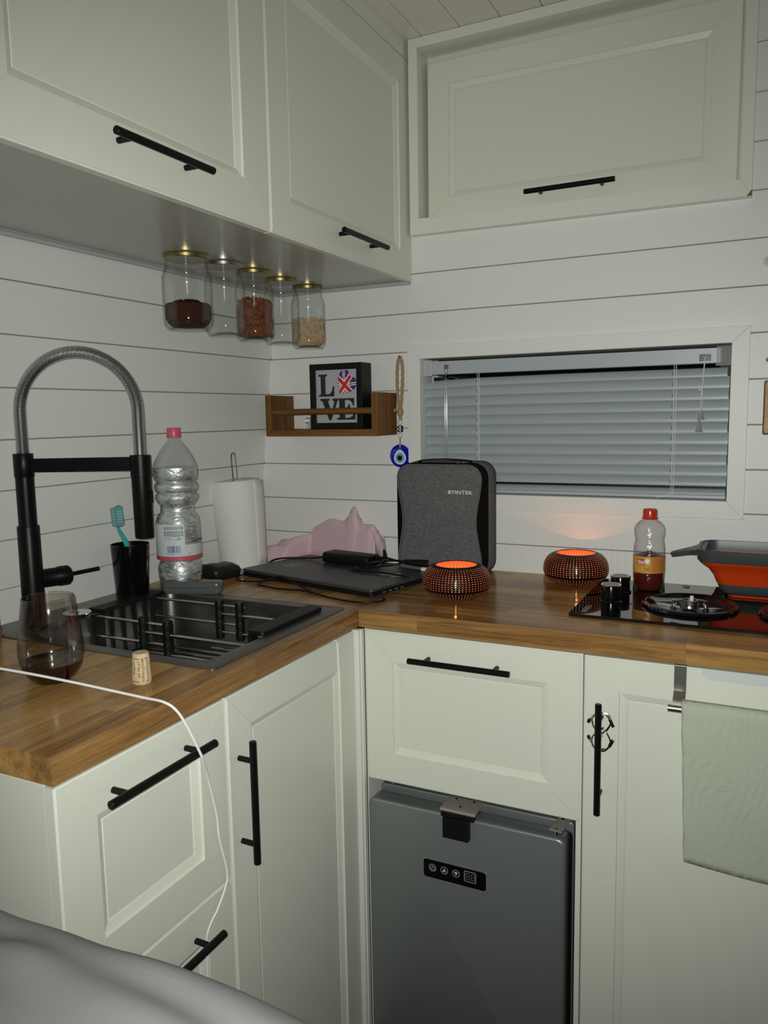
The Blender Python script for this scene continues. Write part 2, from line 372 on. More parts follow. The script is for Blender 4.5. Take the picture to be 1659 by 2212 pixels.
# end drawer unit
t = thing('drawer_cabinet', 'white end unit with two framed drawers beside the bed', 'cabinet', (.3, -1.16, -.22))
xf = XD - .001
mb = MB(); mb.box((.02, -1.336, -.14), (xf - .021, -.992, .858)); mb.box((.05, -1.33, FZ), (xf - .07, -1.0, -.14)); build('carcass', mb, CAB, t, smooth=0, bevel=.001)
Y0, Y1 = -1.338, -.993
d = front('drawer', t, (xf, Y0, .545), (0, 1, 0), (0, 0, 1), Y1 - Y0, .857 - .545, CAB); handle(d, (xf, -1.1665, .813), (0, 1, 0), (1, 0, 0))
front('drawer', t, (xf, Y0, -.13), (0, 1, 0), (0, 0, 1), Y1 - Y0, .351, CAB)
d = front('drawer', t, (xf, Y0, .225), (0, 1, 0), (0, 0, 1), Y1 - Y0, .541 - .225, CAB); handle(d, (xf, -1.165, .489), (0, 1, 0), (1, 0, 0))
# sink unit
t = thing('sink_cabinet', 'tall white framed door unit below the sink', 'cabinet', (.3, -.8, -.22))
mb = MB(); mb.box((.02, -.988, -.14), (xf - .021, -.545, .72)); mb.box((.05, -.985, FZ), (xf - .07, -.55, -.14)); build('carcass', mb, CAB, t, smooth=0, bevel=.001)
d = front('door', t, (xf, -.988, ZB), (0, 1, 0), (0, 0, 1), .448, .857 - ZB, CAB); handle(d, (xf, -.960, .667), (0, 0, 1), (1, 0, 0))
mb = MB(); mb.tube(smoothpath([(xf + .001, -.632, .8585), (xf + .0032, -.626, .8585), (xf + .0034, -.621, .853), (xf + .0034, -.6185, .83), (xf + .0034, -.617, .79)], 6), .0019, 8)
build('cord', mb, WHITE, t)['label'] = 'thin white cord over the door top'
# corner post
mb = MB(); mb.box((xf - .019, -.539, FZ), (.6405, -.5235, .8585)); mb.box((.6405, -.533, FZ), (.6445, YD + .002, .8585))
tag(build('corner_post', mb, CABW, None, smooth=0, bevel=.001), 'narrow white filler post in the inner corner below the worktops', 'post')
# fridge housing with lift-up flap
t = thing('fridge_housing', 'white housing around the grey fridge with a framed flap', 'cabinet', (.88, -.27, -.22))
mb = MB(); mb.box((.645, YD + .004, FZ), (.6475, -.03, .8585)); build('side_panel', mb, CABW, t, smooth=0)
mb = MB(); mb.box((1.1085, YD + .004, FZ), (1.119, -.03, .8585)); build('side_panel', mb, CABW, t, smooth=0, bevel=.0008)
mb = MB(); mb.box((.65, -.47, .56), (1.106, -.03, .575)); mb.box((.65, -.05, .575), (1.106, -.03, .8585)); build('shelf', mb, CAB, t, smooth=0)
yb = YD + .001
d = front('flap', t, (.6465, yb, .517), (1, 0, 0), (0, 0, 1), .4705, .341, CAB); handle(d, (.8725, yb, .809), (1, 0, 0), (0, -1, 0))
# hob unit
t = thing('hob_cabinet', 'white framed door unit below the hob with a towel on it', 'cabinet', (1.5, -.27, -.22))
mb = MB(); mb.box((1.1215, yb + .021, -.14), (2.1, -.03, .8585)); mb.box((1.13, yb + .07, FZ), (2.1, -.03, -.14)); build('carcass', mb, CAB, t, smooth=0, bevel=.001)
d = front('door', t, (1.1215, yb, ZB), (1, 0, 0), (0, 0, 1), .56, .857 - ZB, CAB); handle(d, (1.155, yb, .665), (0, 0, 1), (0, -1, 0))
# wall cabinet over the sink
t = thing('wall_cabinet', 'white wall cabinet with two framed doors hanging over the sink', 'cabinet', (.3, -.67, 1.679))
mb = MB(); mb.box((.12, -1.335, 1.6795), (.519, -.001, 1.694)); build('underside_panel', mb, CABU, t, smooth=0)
mb = MB(); mb.box((.2, -1.335, 1.694), (.519, -.001, 2.279)); build('carcass', mb, CAB, t, smooth=0)
mb = MB(); mb.tube([(.112, -1.335, 1.6745), (.112, -.012, 1.6745)], .006, 8); mb.tube([(.112, -.006, 1.6745), (.535, -.006, 1.6745)], .006, 8); build('edge_strip', mb, mat('grey_sealant', (.42, .42, .42), .5), t)
mb = MB(); mb.box((.519, -1.335, 2.238), (.537, -.001, 2.2795)); build('filler_board', mb, CABW, t, smooth=0, bevel=.001)
xu = .539
d = front('door', t, (xu, -1.335, 1.677), (0, 1, 0), (0, 0, 1), .6625, .557, CAB, f=.081); handle(d, (xu, -.992, 1.7315), (0, 1, 0), (1, 0, 0))
d = front('door', t, (xu, -.669, 1.677), (0, 1, 0), (0, 0, 1), .6665, .557, CAB, f=.071); handle(d, (xu, -.322, 1.7255), (0, 1, 0), (1, 0, 0))
# overhead locker in the back wall
t = thing('overhead_locker', 'white locker with one framed flap above the window', 'cabinet', (.95, .1, KZ0))
mb = MB(); DY = .014
for P in ([(KX0, KZ0), (KX1, KZ0 - .008), (1.343, 1.822), (.571, 1.832)], [(KX1, KZ0 - .008), (KX1, 2.279), (1.343, 2.255), (1.343, 1.822)], [(KX0, KZ0), (.571, 1.832), (.571, 2.255), (KX0, 2.279)], [(KX0, 2.279), (.571, 2.255), (1.343, 2.255), (KX1, 2.279)]):
    mb.prism(P, frame((0, 0, 0), (1, 0, 0), (0, 0, 1)), -.045, .027)
build('face_frame', mb, CABW, t, smooth=0, bevel=.0008)
mb = MB(); mb.box((KX0 + .002, .046, KZ0 + .002), (KX1 - .002, .06, 2.278)); build('back_panel', mb, CAB, t, smooth=0)
d = front('flap', t, (.581, DY, 1.828), (1, 0, -.008), (.003, 0, 1), .754, .402, CAB, f=.06); handle(d, (.962, DY, 1.8645), (1, 0, 0), (0, -1, 0))
mb = MB(); mb.prism([(KX1 + .0004, KZ0 - .008), (KX1 - .011, KZ0 - .0079), (KX1 + .0004, KZ0 + .006)], frame((0, 0, 0), (1, 0, 0), (0, 0, 1)), .0268, .0275); build('chipped_corner', mb, mat('bare_wood', (.22, .11, .05), .8), t, smooth=0)

# ------------------------------------------------------------------ worktops made of staves
SX0, SX1, SY0, SY1 = .03, .592, -.978, -.532     # hole for the sink
def staves(t, lo, hi, axis, rows, hole=None, mm=None):
    """rows: boundaries across the grain; each row is cut into lengths along the axis"""
    for a, b in zip(rows[:-1], rows[1:]):
        p = lo[axis] - R.uniform(0, .3); cuts = [lo[axis]]
        while True:
            p += R.uniform(.32, .62)
            if p >= hi[axis] - .05: break
            if p > lo[axis] + .05: cuts.append(p)
        cuts.append(hi[axis]); segs = list(zip(cuts[:-1], cuts[1:]))
        if hole:
            h0, h1, q0, q1 = hole
            if a >= h0 - 1e-6 and b <= h1 + 1e-6:
                ns = []
                for s0, s1 in segs:
                    if s1 <= q0 or s0 >= q1: ns.append((s0, s1)); continue
                    if s0 < q0: ns.append((s0, q0))
                    if s1 > q1: ns.append((q1, s1))
                segs = ns
        for s0, s1 in segs:
            if s1 - s0 < .004: continue
            A = [0, 0, H - T]; B = [0, 0, H]; o = 1 - axis; g = .00012
            A[axis], B[axis], A[o], B[o] = s0 + g, s1 - g, a + g, b - g
            mb = MB(); mb.box(A, B); ob = build('stave', mb, mm, t, smooth=0); 
wt = thing('sink_worktop', 'oiled oak worktop holding the sink', 'worktop', (.3, -.67, H))
rows = [.003, SX0, .075, .12, .165, .21, .255, .30, .345, .39, .435, .48, .525, .56, SX1, XD]
staves(wt, (0, -1.3405), (0, -.003), 1, rows, (SX0, SX1, SY0, SY1), STAVEY)
wt2 = thing('hob_worktop', 'oiled oak worktop under the hob and the window', 'worktop', (1.4, -.26, H))
rows = [YD, YD + .045] + [YD + .045 + .0475 * k for k in range(1, 10)] + [-.003]
staves(wt2, (XD + .0012, 0), (2.2, 0), 0, rows, None, STAVEX)

# ------------------------------------------------------------------ sink, rack, tap
t = thing('sink', 'dark steel inset sink with a wide rim', 'sink', (.3, -.755, H))
def rl(x0, y0, x1, y1, r, z): return [(a, b, z) for a, b in rrect(x0, y0, x1, y1, r, 6)]
mb = MB()
mb.loops([rl(.012, -.984, .604, -.524, .012, .9), rl(.012, -.984, .604, -.524, .012, .9018), rl(.014, -.982, .602, -.526, .011, .9024),
          rl(.128, -.958, .566, -.552, .03, .9024), rl(.130, -.956, .564, -.554, .03, .9005), rl(.131, -.955, .563, -.555, .03, .89), rl(.136, -.95, .558, -.56, .035, .76), rl(.15, -.936, .544, -.574, .04, .742), rl(.32, -.78, .36, -.74, .018, .738)], cap0=False)
b = build('basin', mb, [DSTEEL, BASIN], t, smooth=40)
for p in b.data.polygons:
    if p.center.z + base_of(b).z < .899: p.material_index = 1
mb = MB(); mb.lathe([(.0, .0), (.035, .0), (.04, .003), (.043, .003)], (.34, -.76, .741), 24); build('drain', mb, CHROME, t)
rk = thing('dish_rack', 'expanding black and steel dish rack sitting in the sink', 'dish rack', (.34, -.69, .76))
yf, ybk = -.79, -.605
mb = MB()
mb.box((.094, -.768, .9026), (.136, -.572, .911)); mb.box((.128, -.80, .80), (.142, -.772, .905)); mb.box((.094, -.772, .895), (.142, -.765, .911))
for yy in (-.745, -.71, -.675, -.64): mb.box((.132, yy - .004, .79), (.138, yy + .004, .905))
mb.box((.13, -.8, .785), (.14, -.59, .797)); mb.box((.131, -.62, .79), (.141, -.59, .905))
build('end_bracket', mb, BLKM, rk, smooth=0, bevel=.002)
mb = MB(); mb.prism(rrect(.53, -.79, .571, -.568, .01, 4), Matrix.Identity(4), .9026, .912); mb.box((.532, -.79, .79), (.54, -.765, .905)); mb.box((.532, -.61, .79), (.54, -.585, .905)); mb.box((.531, -.8, .785), (.541, -.59, .797))
build('end_bracket', mb, BLKM, rk, smooth=0, bevel=.002)
def rod(a, b, r=.0032): mb = MB(); mb.cyl(a, b, r, 8); build('rod', mb, STEEL, rk)
for yy, xa, xb in ((yf, .27, .335), (ybk, .322, .378)):
    for z in (.9, .858): rod((.14, yy, z), (xb + .01, yy, z))
    for z in (.882, .84): rod((xa - .01, yy - .004, z), (.536, yy - .004, z))
    for xx in (xa, xb):
        mb = MB()
        for k in range(4): mb.lathe([(.0095, -.012), (.0108, 0), (.0095, .012)], (xx, yy - .002, .9 - k * .021), 10, cap0=True, cap1=True)
        build('clip', mb, BLKM, rk)
for k in range(6):
    yy = -.77 + k * .03; rod((.138, yy, .792), (.37, yy, .792)); rod((.3, yy + .008, .80), (.535, yy + .008, .80))

FX, FY = .0823, -.9023; DV = Vector((.893, .45, 0)); SP = Vector((FX, FY, 0)) + DV * .234
t = thing('mixer_tap', 'tall black mixer tap with a coiled steel spout', 'tap', (FX, FY, .9024))
mb = MB(); mb.lathe([(.03, .9026), (.03, .906), (.0225, .908), (.0215, 1.108), (.0208, 1.11), (.0, 1.11)], (FX, FY, 0), 32); build('body', mb, BLK, t)
mb = MB(); mb.lathe([(.0178, 1.10), (.0178, 1.215)], (FX, FY, 0), 28); build('riser', mb, BLK, t)
mb = MB(); mb.lathe([(.0185, 1.209), (.0192, 1.21), (.0192, 1.255), (.0186, 1.256), (.0, 1.256)], (FX, FY, 0), 28)
Mx = frame((FX, FY, 1.232), DV, (0, 0, 1)); mb.prism([(.012, -.0135), (.222, -.0135), (.222, .0135), (.012, .0135)], Mx, -.008, .008)
mb.lathe([(.0185, 1.204), (.0205, 1.206), (.0205, 1.249), (.0, 1.25)], tuple(SP), 28); build('holder_arm', mb, BLK, t)
mb = MB(); mb.lathe([(.0, 1.082), (.0175, 1.082), (.0185, 1.084), (.0195, 1.20), (.0195, 1.206)], tuple(SP), 28); mb.box((SP.x + .016, SP.y - .004, 1.155), (SP.x + .024, SP.y + .004, 1.18)); build('spray_head', mb, BLK, t)
P = []
half = .117; zc = 1.337
for k in range(8): P.append(Vector((FX, FY, 1.245 + (zc - 1.245) * k / 8)))
for k in range(41): a = PI * k / 40; P.append(Vector((FX, FY, 0)) + DV * (half - half * math.cos(a)) + Vector((0, 0, zc + half * math.sin(a))))
for k in range(1, 9): P.append(SP + Vector((0, 0, zc - (zc - 1.24) * k / 8)))
mb = MB(); mb.tube(P, .0085, 10); build('hose', mb, mat('dark_hose', (.16, .16, .16), .35, .8), t)
# coil wound along the hose
L = [0]
for a, b in zip(P[:-1], P[1:]): L.append(L[-1] + (b - a).length)
side = DV.cross(Vector((0, 0, 1))); Q = []; pitch = .0027; turns = L[-1] / pitch; seg = 10; NT = int(turns * seg); j = 0
for i in range(NT):
    s = L[-1] * i / NT
    while j < len(L) - 2 and L[j + 1] < s: j += 1
    f = (s - L[j]) / (L[j + 1] - L[j]); c = P[j].lerp(P[j + 1], f); d = (P[j + 1] - P[j]).normalized(); nn = side.cross(d); a = 2 * PI * i / seg
    Q.append(c + .0115 * (math.cos(a) * side + math.sin(a) * nn))
mb = MB(); mb.tube(Q, .0012, 5); build('spring', mb, mat('spring_steel', (.62, .62, .63), .3, 1), t, smooth=60)
ld_ = Vector((.35, .93, .0)).normalized()
mb = MB(); c0 = Vector((FX, FY, .998)); mb.tube([c0 + ld_ * .015, c0 + ld_ * .05, c0 + ld_ * .053, c0 + ld_ * .073, c0 + ld_ * .078], lambda s: .019 if s < .3 else (.0205 if s < .9 else .016), 24); k_ = build('lever_knob', mb, BLK, t)
mb = MB(); mb.tube([c0 + ld_ * .07, c0 + ld_ * .14 + Vector((0, 0, .004))], .0042, 12); build('lever', mb, BLK, k_)
mb = MB(); mb.lathe([(.0, .9028), (.02, .9028), (.026, .909), (.029, .912), (.029, .914), (.0265, .914), (.0, .911)], (.112, -.82, 0), 28)
tag(build('strainer_dish', mb, CHROME), 'small shiny metal strainer dish on the sink rim beside the tap', 'dish')

# tumbler and toothbrush
TU = Vector((.073, -.617, .9024))
mb = MB(); mb.lathe([(.0, .0), (.036, .0), (.0375, .003), (.0445, .124), (.0445, .126), (.0425, .126), (.0355, .006), (.0, .006)], tuple(TU), 36); tag(build('tumbler', mb, BLKP), 'glossy black plastic tumbler behind the sink holding a toothbrush', 'cup')
t = thing('toothbrush', 'teal toothbrush with a clear head cover in the black tumbler', 'toothbrush', TU)
TEAL = mat('teal_plastic', (.03, .36, .31), .3)
b0 = TU + Vector((.024, .010, .01)); b1 = TU + Vector((-.006, -.010, .13)); b2 = TU + Vector((-.022, -.018, .207))
mb = MB(); mb.tube(smoothpath([b0, b0.lerp(b1, .6), b1 + Vector((.004, 0, 0)), TU + Vector((-.018, -.016, .165)), b2], 6), lambda s: .0062 - .003 * min(1, max(0, (s - .55) * 4)), 10); build('grip', mb, TEAL, t)
br = MB(); 
for i in range(-1, 2):
    for k in range(5): p = b2 + Vector((.004 * i, .002 * i, -.004 - k * .006)); br.cyl(p, p + Vector((.011, .006, .001)), .0017, 6)
build('bristles', br, mat('bristle', (.45, .75, .72), .6), t)
mb = MB(); mb.tube([b2 + Vector((.002, 0, .009)), b2 + Vector((.003, .001, .006)), b2 + Vector((.004, .002, -.012)), b2 + Vector((.005, .003, -.036)), b2 + Vector((.005, .003, -.039))], lambda s: .0145 if .1 < s < .9 else .008, 12); build('head_cover', mb, thin_glass('teal_cover', (.55, .85, .88), (.25, .55, .58), .1, .05, haze=.12), t)

# ------------------------------------------------------------------ bottles
def cylmap(c, r, phi0, dz=0):
    """u runs to the right as seen from outside, v up"""
    def fn(u, v): a = phi0 + u / r; return Vector((c[0] + r * math.cos(a), c[1] + r * math.sin(a), c[2] + v + dz))
    return fn
def cylpatch(mb, c, r, phi0, u0, u1, v0, v1, mi=0, n=16):
    fn = cylmap(c, r, phi0); vs = []
    for k in range(n + 1): u = u0 + (u1 - u0) * k / n; vs += [fn(u, v0), fn(u, v1)]
    mb.add(vs, [(2 * k, 2 * k + 2, 2 * k + 3, 2 * k + 1) for k in range(n)], mi)
WB = Vector((.102, -.478, .9)); K = .405 / 347 * .985
prof = [(1264, 36), (1258, 47), (1240, 51), (1218, 52), (1210, 49), (1204, 46), (1198, 50.5), (1193, 52), (1120, 52), (1110, 49), (1098, 40), (1084, 40), (1076, 47), (1068, 51), (1062, 50), (1057, 45), (1052, 50), (1044, 51.5), (1038, 50), (1033, 45), (1028, 50), (1018, 52), (1003, 52), (993, 49), (978, 41), (963, 31), (950, 20), (944, 14.5), (934, 14.5)]
prof = [(r * .00105, (1264 - y) * K) for y, r in prof]
t = thing('water_bottle', 'large clear water bottle with a pink cap behind the sink', 'bottle', WB)
def wob(a, z): return 1 + (.012 * math.sin(7 * a + z * 40) if .06 < z else .03 * abs(math.sin(2.5 * a)) - .015)
mb = MB(); mb.lathe(prof, tuple(WB), 56, wob=wob, cap0=True); build('shell', mb, PET, t, smooth=50)
def water_mat():  # flash glare inside the water painted as noisy white and glossy patches
    m = bpy.data.materials.new('water_painted_glare'); tt, n, l, p = nodes(m); n.remove(p); out = [x for x in n if x.type == 'OUTPUT_MATERIAL'][0]
    tc = n.new('ShaderNodeTexCoord'); mp = n.new('ShaderNodeMapping'); mp.inputs['Scale'].default_value = (1, 1, 1.9); l.new(tc.outputs['Object'], mp.inputs[0])
    nz = n.new('ShaderNodeTexNoise'); nz.inputs['Scale'].default_value = 38; nz.inputs['Detail'].default_value = 2.5; nz.inputs['Distortion'].default_value = 1.2; l.new(mp.outputs[0], nz.inputs['Vector'])
    b = n.new('ShaderNodeBump'); b.inputs['Strength'].default_value = .42; b.inputs['Distance'].default_value = .006; l.new(nz.outputs[0], b.inputs['Height'])
    g = n.new('ShaderNodeBsdfGlossy'); g.inputs['Roughness'].default_value = .44; l.new(b.outputs[0], g.inputs['Normal'])
    tr = n.new('ShaderNodeBsdfTransparent'); tr.inputs[0].default_value = (.93, .95, .95, 1)
    ms = n.new('ShaderNodeMixShader'); n3 = n.new('ShaderNodeTexNoise'); n3.inputs['Scale'].default_value = 30; n3.inputs['Detail'].default_value = 2; n3.inputs['Distortion'].default_value = 2.0; m3 = n.new('ShaderNodeMapping'); m3.inputs['Scale'].default_value = (.8, .8, 2.6); l.new(tc.outputs['Object'], m3.inputs[0]); l.new(m3.outputs[0], n3.inputs['Vector']); r3 = n.new('ShaderNodeMapRange'); r3.inputs[1].default_value = .40; r3.inputs[2].default_value = .56; r3.inputs[3].default_value = .30; r3.inputs[4].default_value = .95; l.new(n3.outputs[0], r3.inputs[0]); l.new(r3.outputs[0], ms.inputs[0]); df = n.new('ShaderNodeBsdfDiffuse'); df.inputs[0].default_value = (.93, .95, .94, 1); md = n.new('ShaderNodeMixShader'); md.inputs[0].default_value = .6; l.new(tr.outputs[0], md.inputs[1]); l.new(df.outputs[0], md.inputs[2]); l.new(md.outputs[0], ms.inputs[1]); l.new(g.outputs[0], ms.inputs[2]); l.new(ms.outputs[0], out.inputs[0])
    return m
mb = MB(); mb.lathe([(r * .96, z + .001) for r, z in prof if z < (1264 - 997) * K] + [(.0, (1264 - 998) * K)], tuple(WB), 48, wob=wob); build('water', mb, water_mat(), t, smooth=50)
PINK = mat('pink_cap', (.62, .10, .14), .35)
mb = MB(); zt = (1264 - 937) * K
mb.lathe([(.0175, zt - .002), (.0182, zt), (.0182, zt + .003), (.0168, zt + .0045), (.0168, zt + .02), (.0155, zt + .0225), (.0, zt + .023)], tuple(WB), 36, wob=lambda a, z: 1 + .012 * math.sin(36 * a) if z > zt + .004 else 1); build('cap', mb, PINK, t)
PH = math.atan2(CAM.y - WB.y, CAM.x - WB.x); RB = .0556
LAB = mat('label_paper', (.62, .66, .66), .4)
mb = MB(); vz = lambda y: (1264 - y) * K
cylpatch(mb, WB, RB, PH, -.085, .085, vz(1190), vz(1166), 0); cylpatch(mb, WB, RB, PH, -.085, .014, vz(1166), vz(1121), 0); cylpatch(mb, WB, RB, PH, -.085, .085, vz(1199), vz(1190), 1)
fnl = cylmap(WB, RB + .0003, PH)
for k in range(9): # lines of fine print
    v = vz(1126) - k * .0027
    if k == 3: continue
    u = -.038
    while u < .010:
        ww = R.uniform(.003, .008); cylpatch(mb, WB, RB + .0003, PH, u, min(u + ww, .011), v - .0012, v, 2, 3); u += ww + .0012
mb2 = MB()
for (u, v, s) in ((-.036, vz(1154), .006), (-.028, vz(1154), .006)):   # recycling and food marks
    for a in range(3): q = [(u + s / 2 + s / 2 * math.cos(a * 2.1 + b) * kk, v + s / 2 + s / 2 * math.sin(a * 2.1 + b) * kk) for b, kk in ((0, 1), (1.5, 1), (1.5, .6), (0, .6))]; mb.add([fnl(*p) for p in q], [(0, 1, 2, 3)], 2)
put_text(mb, 'Net', lambda a, b: fnl(-.004 + a, vz(1153) + b), h=.004, mi=2, bold=.02)
cylpatch(mb, WB, RB + .0003, PH, -.0135, .003, vz(1154.5), vz(1153.8), 2, 4); cylpatch(mb, WB, RB + .0003, PH, -.0135, .003, vz(1146.6), vz(1146), 2, 4); cylpatch(mb, WB, RB + .0003, PH, -.0185, -.0180, vz(1156), vz(1145), 2, 2)
u = -.030
while u < .004: ww = R.choice((.0006, .0009, .0014)); cylpatch(mb, WB, RB + .0003, PH, u, u + ww, vz(1182), vz(1167), 3, 2); u += ww + R.choice((.0006, .0009, .0013))
put_text(mb, '5304000014043', lambda a, b: fnl(-.032 + a, vz(1186) + b), w=.035, h=.0025, mi=2)
put_text(mb, '2L', lambda a, b: fnl(.022 + a, vz(1187) + b), h=.0042, mi=4, bold=.02)
put_text(mb, 'QAFSHTAMA', lambda a, b: fnl(.031 + a, vz(1162) + b * (1.4 if a < .006 else 1)), w=.056, h=.0075, mi=2, bold=.015)
build('label', mb, [LAB, mat('label_pink', (.55, .09, .12), .45), PRINTK, PRINTB, mat('print_teal', (.08, .3, .33), .5)], t, smooth=60)

# small orange-drink bottle on the hob
ZH = .9062
SB = Vector((1.183, -.118, ZH)); K2 = .19 / 168
pr = [(1272, 24), (1268, 30), (1255, 33), (1240, 34), (1225, 33.5), (1200, 33.5), (1186, 33.5), (1178, 32.5), (1168, 30.5), (1158, 32.5), (1146, 33.5), (1138, 30), (1131, 23), (1127, 16), (1122, 14), (1118, 14)]
pr = [(r * .00103, (1272 - y) * K2) for y, r in pr]
t = thing('drink_bottle', 'small orange drink bottle with a red cap on the hob', 'bottle', SB)
mb = MB(); mb.lathe(pr, tuple(SB), 44, cap0=True, wob=lambda a, z: 1 + .006 * math.sin(9 * a + 60 * z)); build('shell', mb, PETW, t, smooth=50)
mb = MB(); mb.lathe([(r * .965, z + .0008) for r, z in pr if z < (1272 - 1189) * K2] + [(.0, (1272 - 1190) * K2)], tuple(SB), 40, cap0=True); build('drink', mb, mat('orange_drink', (.10, .013, .008), .15, spec=.5), t, smooth=50)
mb = MB(); zt = (1272 - 1124) * K2; mb.lathe([(.0165, zt - .001), (.0178, zt), (.0178, zt + .0015), (.0158, zt + .003), (.0162, zt + .017), (.0145, zt + .0215), (.0, zt + .0225)], tuple(SB), 36); build('cap', mb, mat('red_cap', (.55, .035, .012), .25), t)
PH2 = math.atan2(CAM.y - SB.y, CAM.x - SB.x); RS = .0354; vz = lambda y: (1272 - y) * K2
OR1 = mat('label_orange', (.55, .22, .045), .35); OR2 = mat('label_yellow', (.62, .34, .05), .35); OR3 = mat('label_deep_orange', (.55, .11, .012), .35)
mb = MB(); cylpatch(mb, SB, RS, PH2, .004, .055, vz(1233), vz(1199), 0); cylpatch(mb, SB, RS, PH2, -.055, .004, vz(1233), vz(1199), 1)
fs_ = cylmap(SB, RS + .0003, PH2)
def disc(mb, f, u, v, r, mi, a0=0, a1=2 * PI, n=20): mb.add([f(u, v)] + [f(u + r * math.cos(a0 + (a1 - a0) * k / n), v + r * math.sin(a0 + (a1 - a0) * k / n)) for k in range(n + 1)], [(0, k + 1, k + 2) for k in range(n)], mi)
disc(mb, fs_, .003, vz(1215), .016, 2, PI, 1.5 * PI)
disc(mb, cylmap(SB, RS + .0004, PH2), -.004, vz(1208), .0055, 3)
cylpatch(mb, SB, RS + .0006, PH2, -.0285, -.0105, vz(1216), vz(1204), 4, 8)
f6 = cylmap(SB, RS + .0009, PH2); put_text(mb, 'Siti', lambda a, b: f6(-.0265 + a, vz(1214.3) + b), w=.0150, h=.0095, mi=3, bold=.025)
for k in range(10): cylpatch(mb, SB, RS + .0003, PH2, .008, .034, vz(1205 + k * 2.5), vz(1204.3 + k * 2.5), 5, 4)
build('label', mb, [OR1, OR2, OR3, PRINTW, PRINTR, mat('label_print', (.42, .15, .03), .4)], t, smooth=60)

# ------------------------------------------------------------------ jars under the wall cabinet
def jar(name, label, x, y, r, h, lidm, cat='jar'):
    z1 = 1.6793; t = thing(name, label, cat, (x, y, z1), 'glass jars screwed under the wall cabinet')
    mb = MB(); mb.lathe([(.0, z1), (r * .86, z1), (r * .9, z1 - .002), (r * .9, z1 - .009), (r * .88, z1 - .0102), (r * .80, z1 - .0102), (r * .79, z1 - .004), (0, z1 - .004)], (x, y, 0), 40); build('lid', mb, lidm, t); mb = MB(); mb.lathe([(0, z1 - .0104), (r * .8, z1 - .0104), (r * .8, z1 - .0094), (0, z1 - .0094)], (x, y, 0), 32); build('liner', mb, LINER, t)
    zb = z1 - h
    p = [(r * .80, z1 - .004), (r * .80, z1 - .017), (r * .86, z1 - .019), (r * .86, z1 - .023), (r * .84, z1 - .027), (r * .93, z1 - .036), (r, z1 - .05), (r, zb + .022), (r * .97, zb + .010), (r * .86, zb + .002), (r * .80, zb), (r * .74, zb + .001), (r * .5, zb + .005), (0, zb + .006)]
    mb = MB(); mb.lathe(p, (x, y, 0), 48); mb.lathe([(max(0, a - .0028), b + (.003 if b < zb + .01 else 0)) for a, b in p if b < z1 - .018], (x, y, 0), 48); build('glass', mb, GLASS, t, smooth=50)
    return zb
JR = .0474; LINER = mat('lid_liner', (.36, .35, .31), .5)
z1 = jar('glass_jar', 'wider glass jar of ground coffee, the first in the row', .245, -.574, .0548, .162, GOLD)
jar('glass_jar', 'empty glass jar with a silver lid between coffee and almonds', .261, -.461, JR, .168, SILV)
z3 = jar('glass_jar', 'glass jar of almonds under the wall cabinet', .260, -.341, JR, .170, GOLD)
jar('glass_jar', 'empty glass jar with a gold lid between almonds and oats', .250, -.206, JR, .169, GOLD)
z5 = jar('glass_jar', 'glass jar of oats, the last in the row', .249, -.069, JR, .171, GOLD)
def wobc(a, z): return 1 + .02 * math.sin(3 * a) + .01 * math.sin(8 * a)
COF = mat('ground_coffee', (.045, .013, .006), .85, bump=(400, .8), spec=.2)
mb = MB(); q = .0535; zz = z1 + .007
mb.lathe([(.0, zz), (q * .7, zz), (q * .86, zz + .009), (q * .935, zz + .018), (q * .935, zz + .046), (q * .88, zz + .049), (q * .5, zz + .048), (.0, zz + .05)], (.245, -.574, 0), 40)
for k in range(60):
    a = R.uniform(-.7, .5) + PH; h_ = R.uniform(0, .006); mb.lathe([(0, 0), (.004, .002), (0, .004)], (.245 + .048 * math.cos(a), -.574 + .048 * math.sin(a), zz + .046 + h_ * (1 - abs(a - PH))), 6)
tag(build('ground_coffee', mb, COF), 'dark ground coffee filling the bottom of the first jar', 'coffee', kind='stuff')
AL = mat('almond_skin', (.13, .036, .013), .6, bump=(300, .5), var=(60, (.19, .062, .024)), spec=.3)
mb = MB(); zz = z3 + .008
mb.lathe([(0, zz), (.033, zz + .002), (.0365, zz + .01), (.0365, zz + .082), (0, zz + .084)], (.260, -.341, 0), 20)
for k in range(330):
    a = R.uniform(0, 2 * PI); rr = .0398 * math.sqrt(R.uniform(.92, 1)) if k < 270 else .034 * math.sqrt(R.uniform(0, 1)); h_ = R.uniform(.009, .084) if k < 270 else .086
    Mt = Matrix.Translation((.260 + rr * math.cos(a), -.341 + rr * math.sin(a), zz + h_)) @ Matrix.Rotation(a, 4, 'Z') @ Matrix.Rotation(R.uniform(0, 6.28), 4, 'X') @ Matrix.Rotation(R.uniform(-.3, .3), 4, 'Y')
    ls = [[Mt @ Vector((s * .0042 * math.cos(b), s * .0066 * math.sin(b), z)) for b in [2 * PI * j / 8 for j in range(8)]] for z, s in ((-.0115, .15), (-.008, .7), (-.002, 1), (.004, .8), (.0105, .1))]
    mb.loops(ls)
tag(build('almonds', mb, AL), 'brown almonds heaped in the middle jar', 'almonds', kind='stuff')
OA = mat('oat_flakes', (.55, .40, .24), .75, bump=(200, .6), var=(90, (.42, .28, .16)))
mb = MB(); zz = z5 + .008; q = JR
mb.lathe([(.0, zz), (q * .7, zz), (q * .88, zz + .009), (q * .93, zz + .02), (q * .93, zz + .072), (.0, zz + .073)], (.249, -.069, 0), 30)
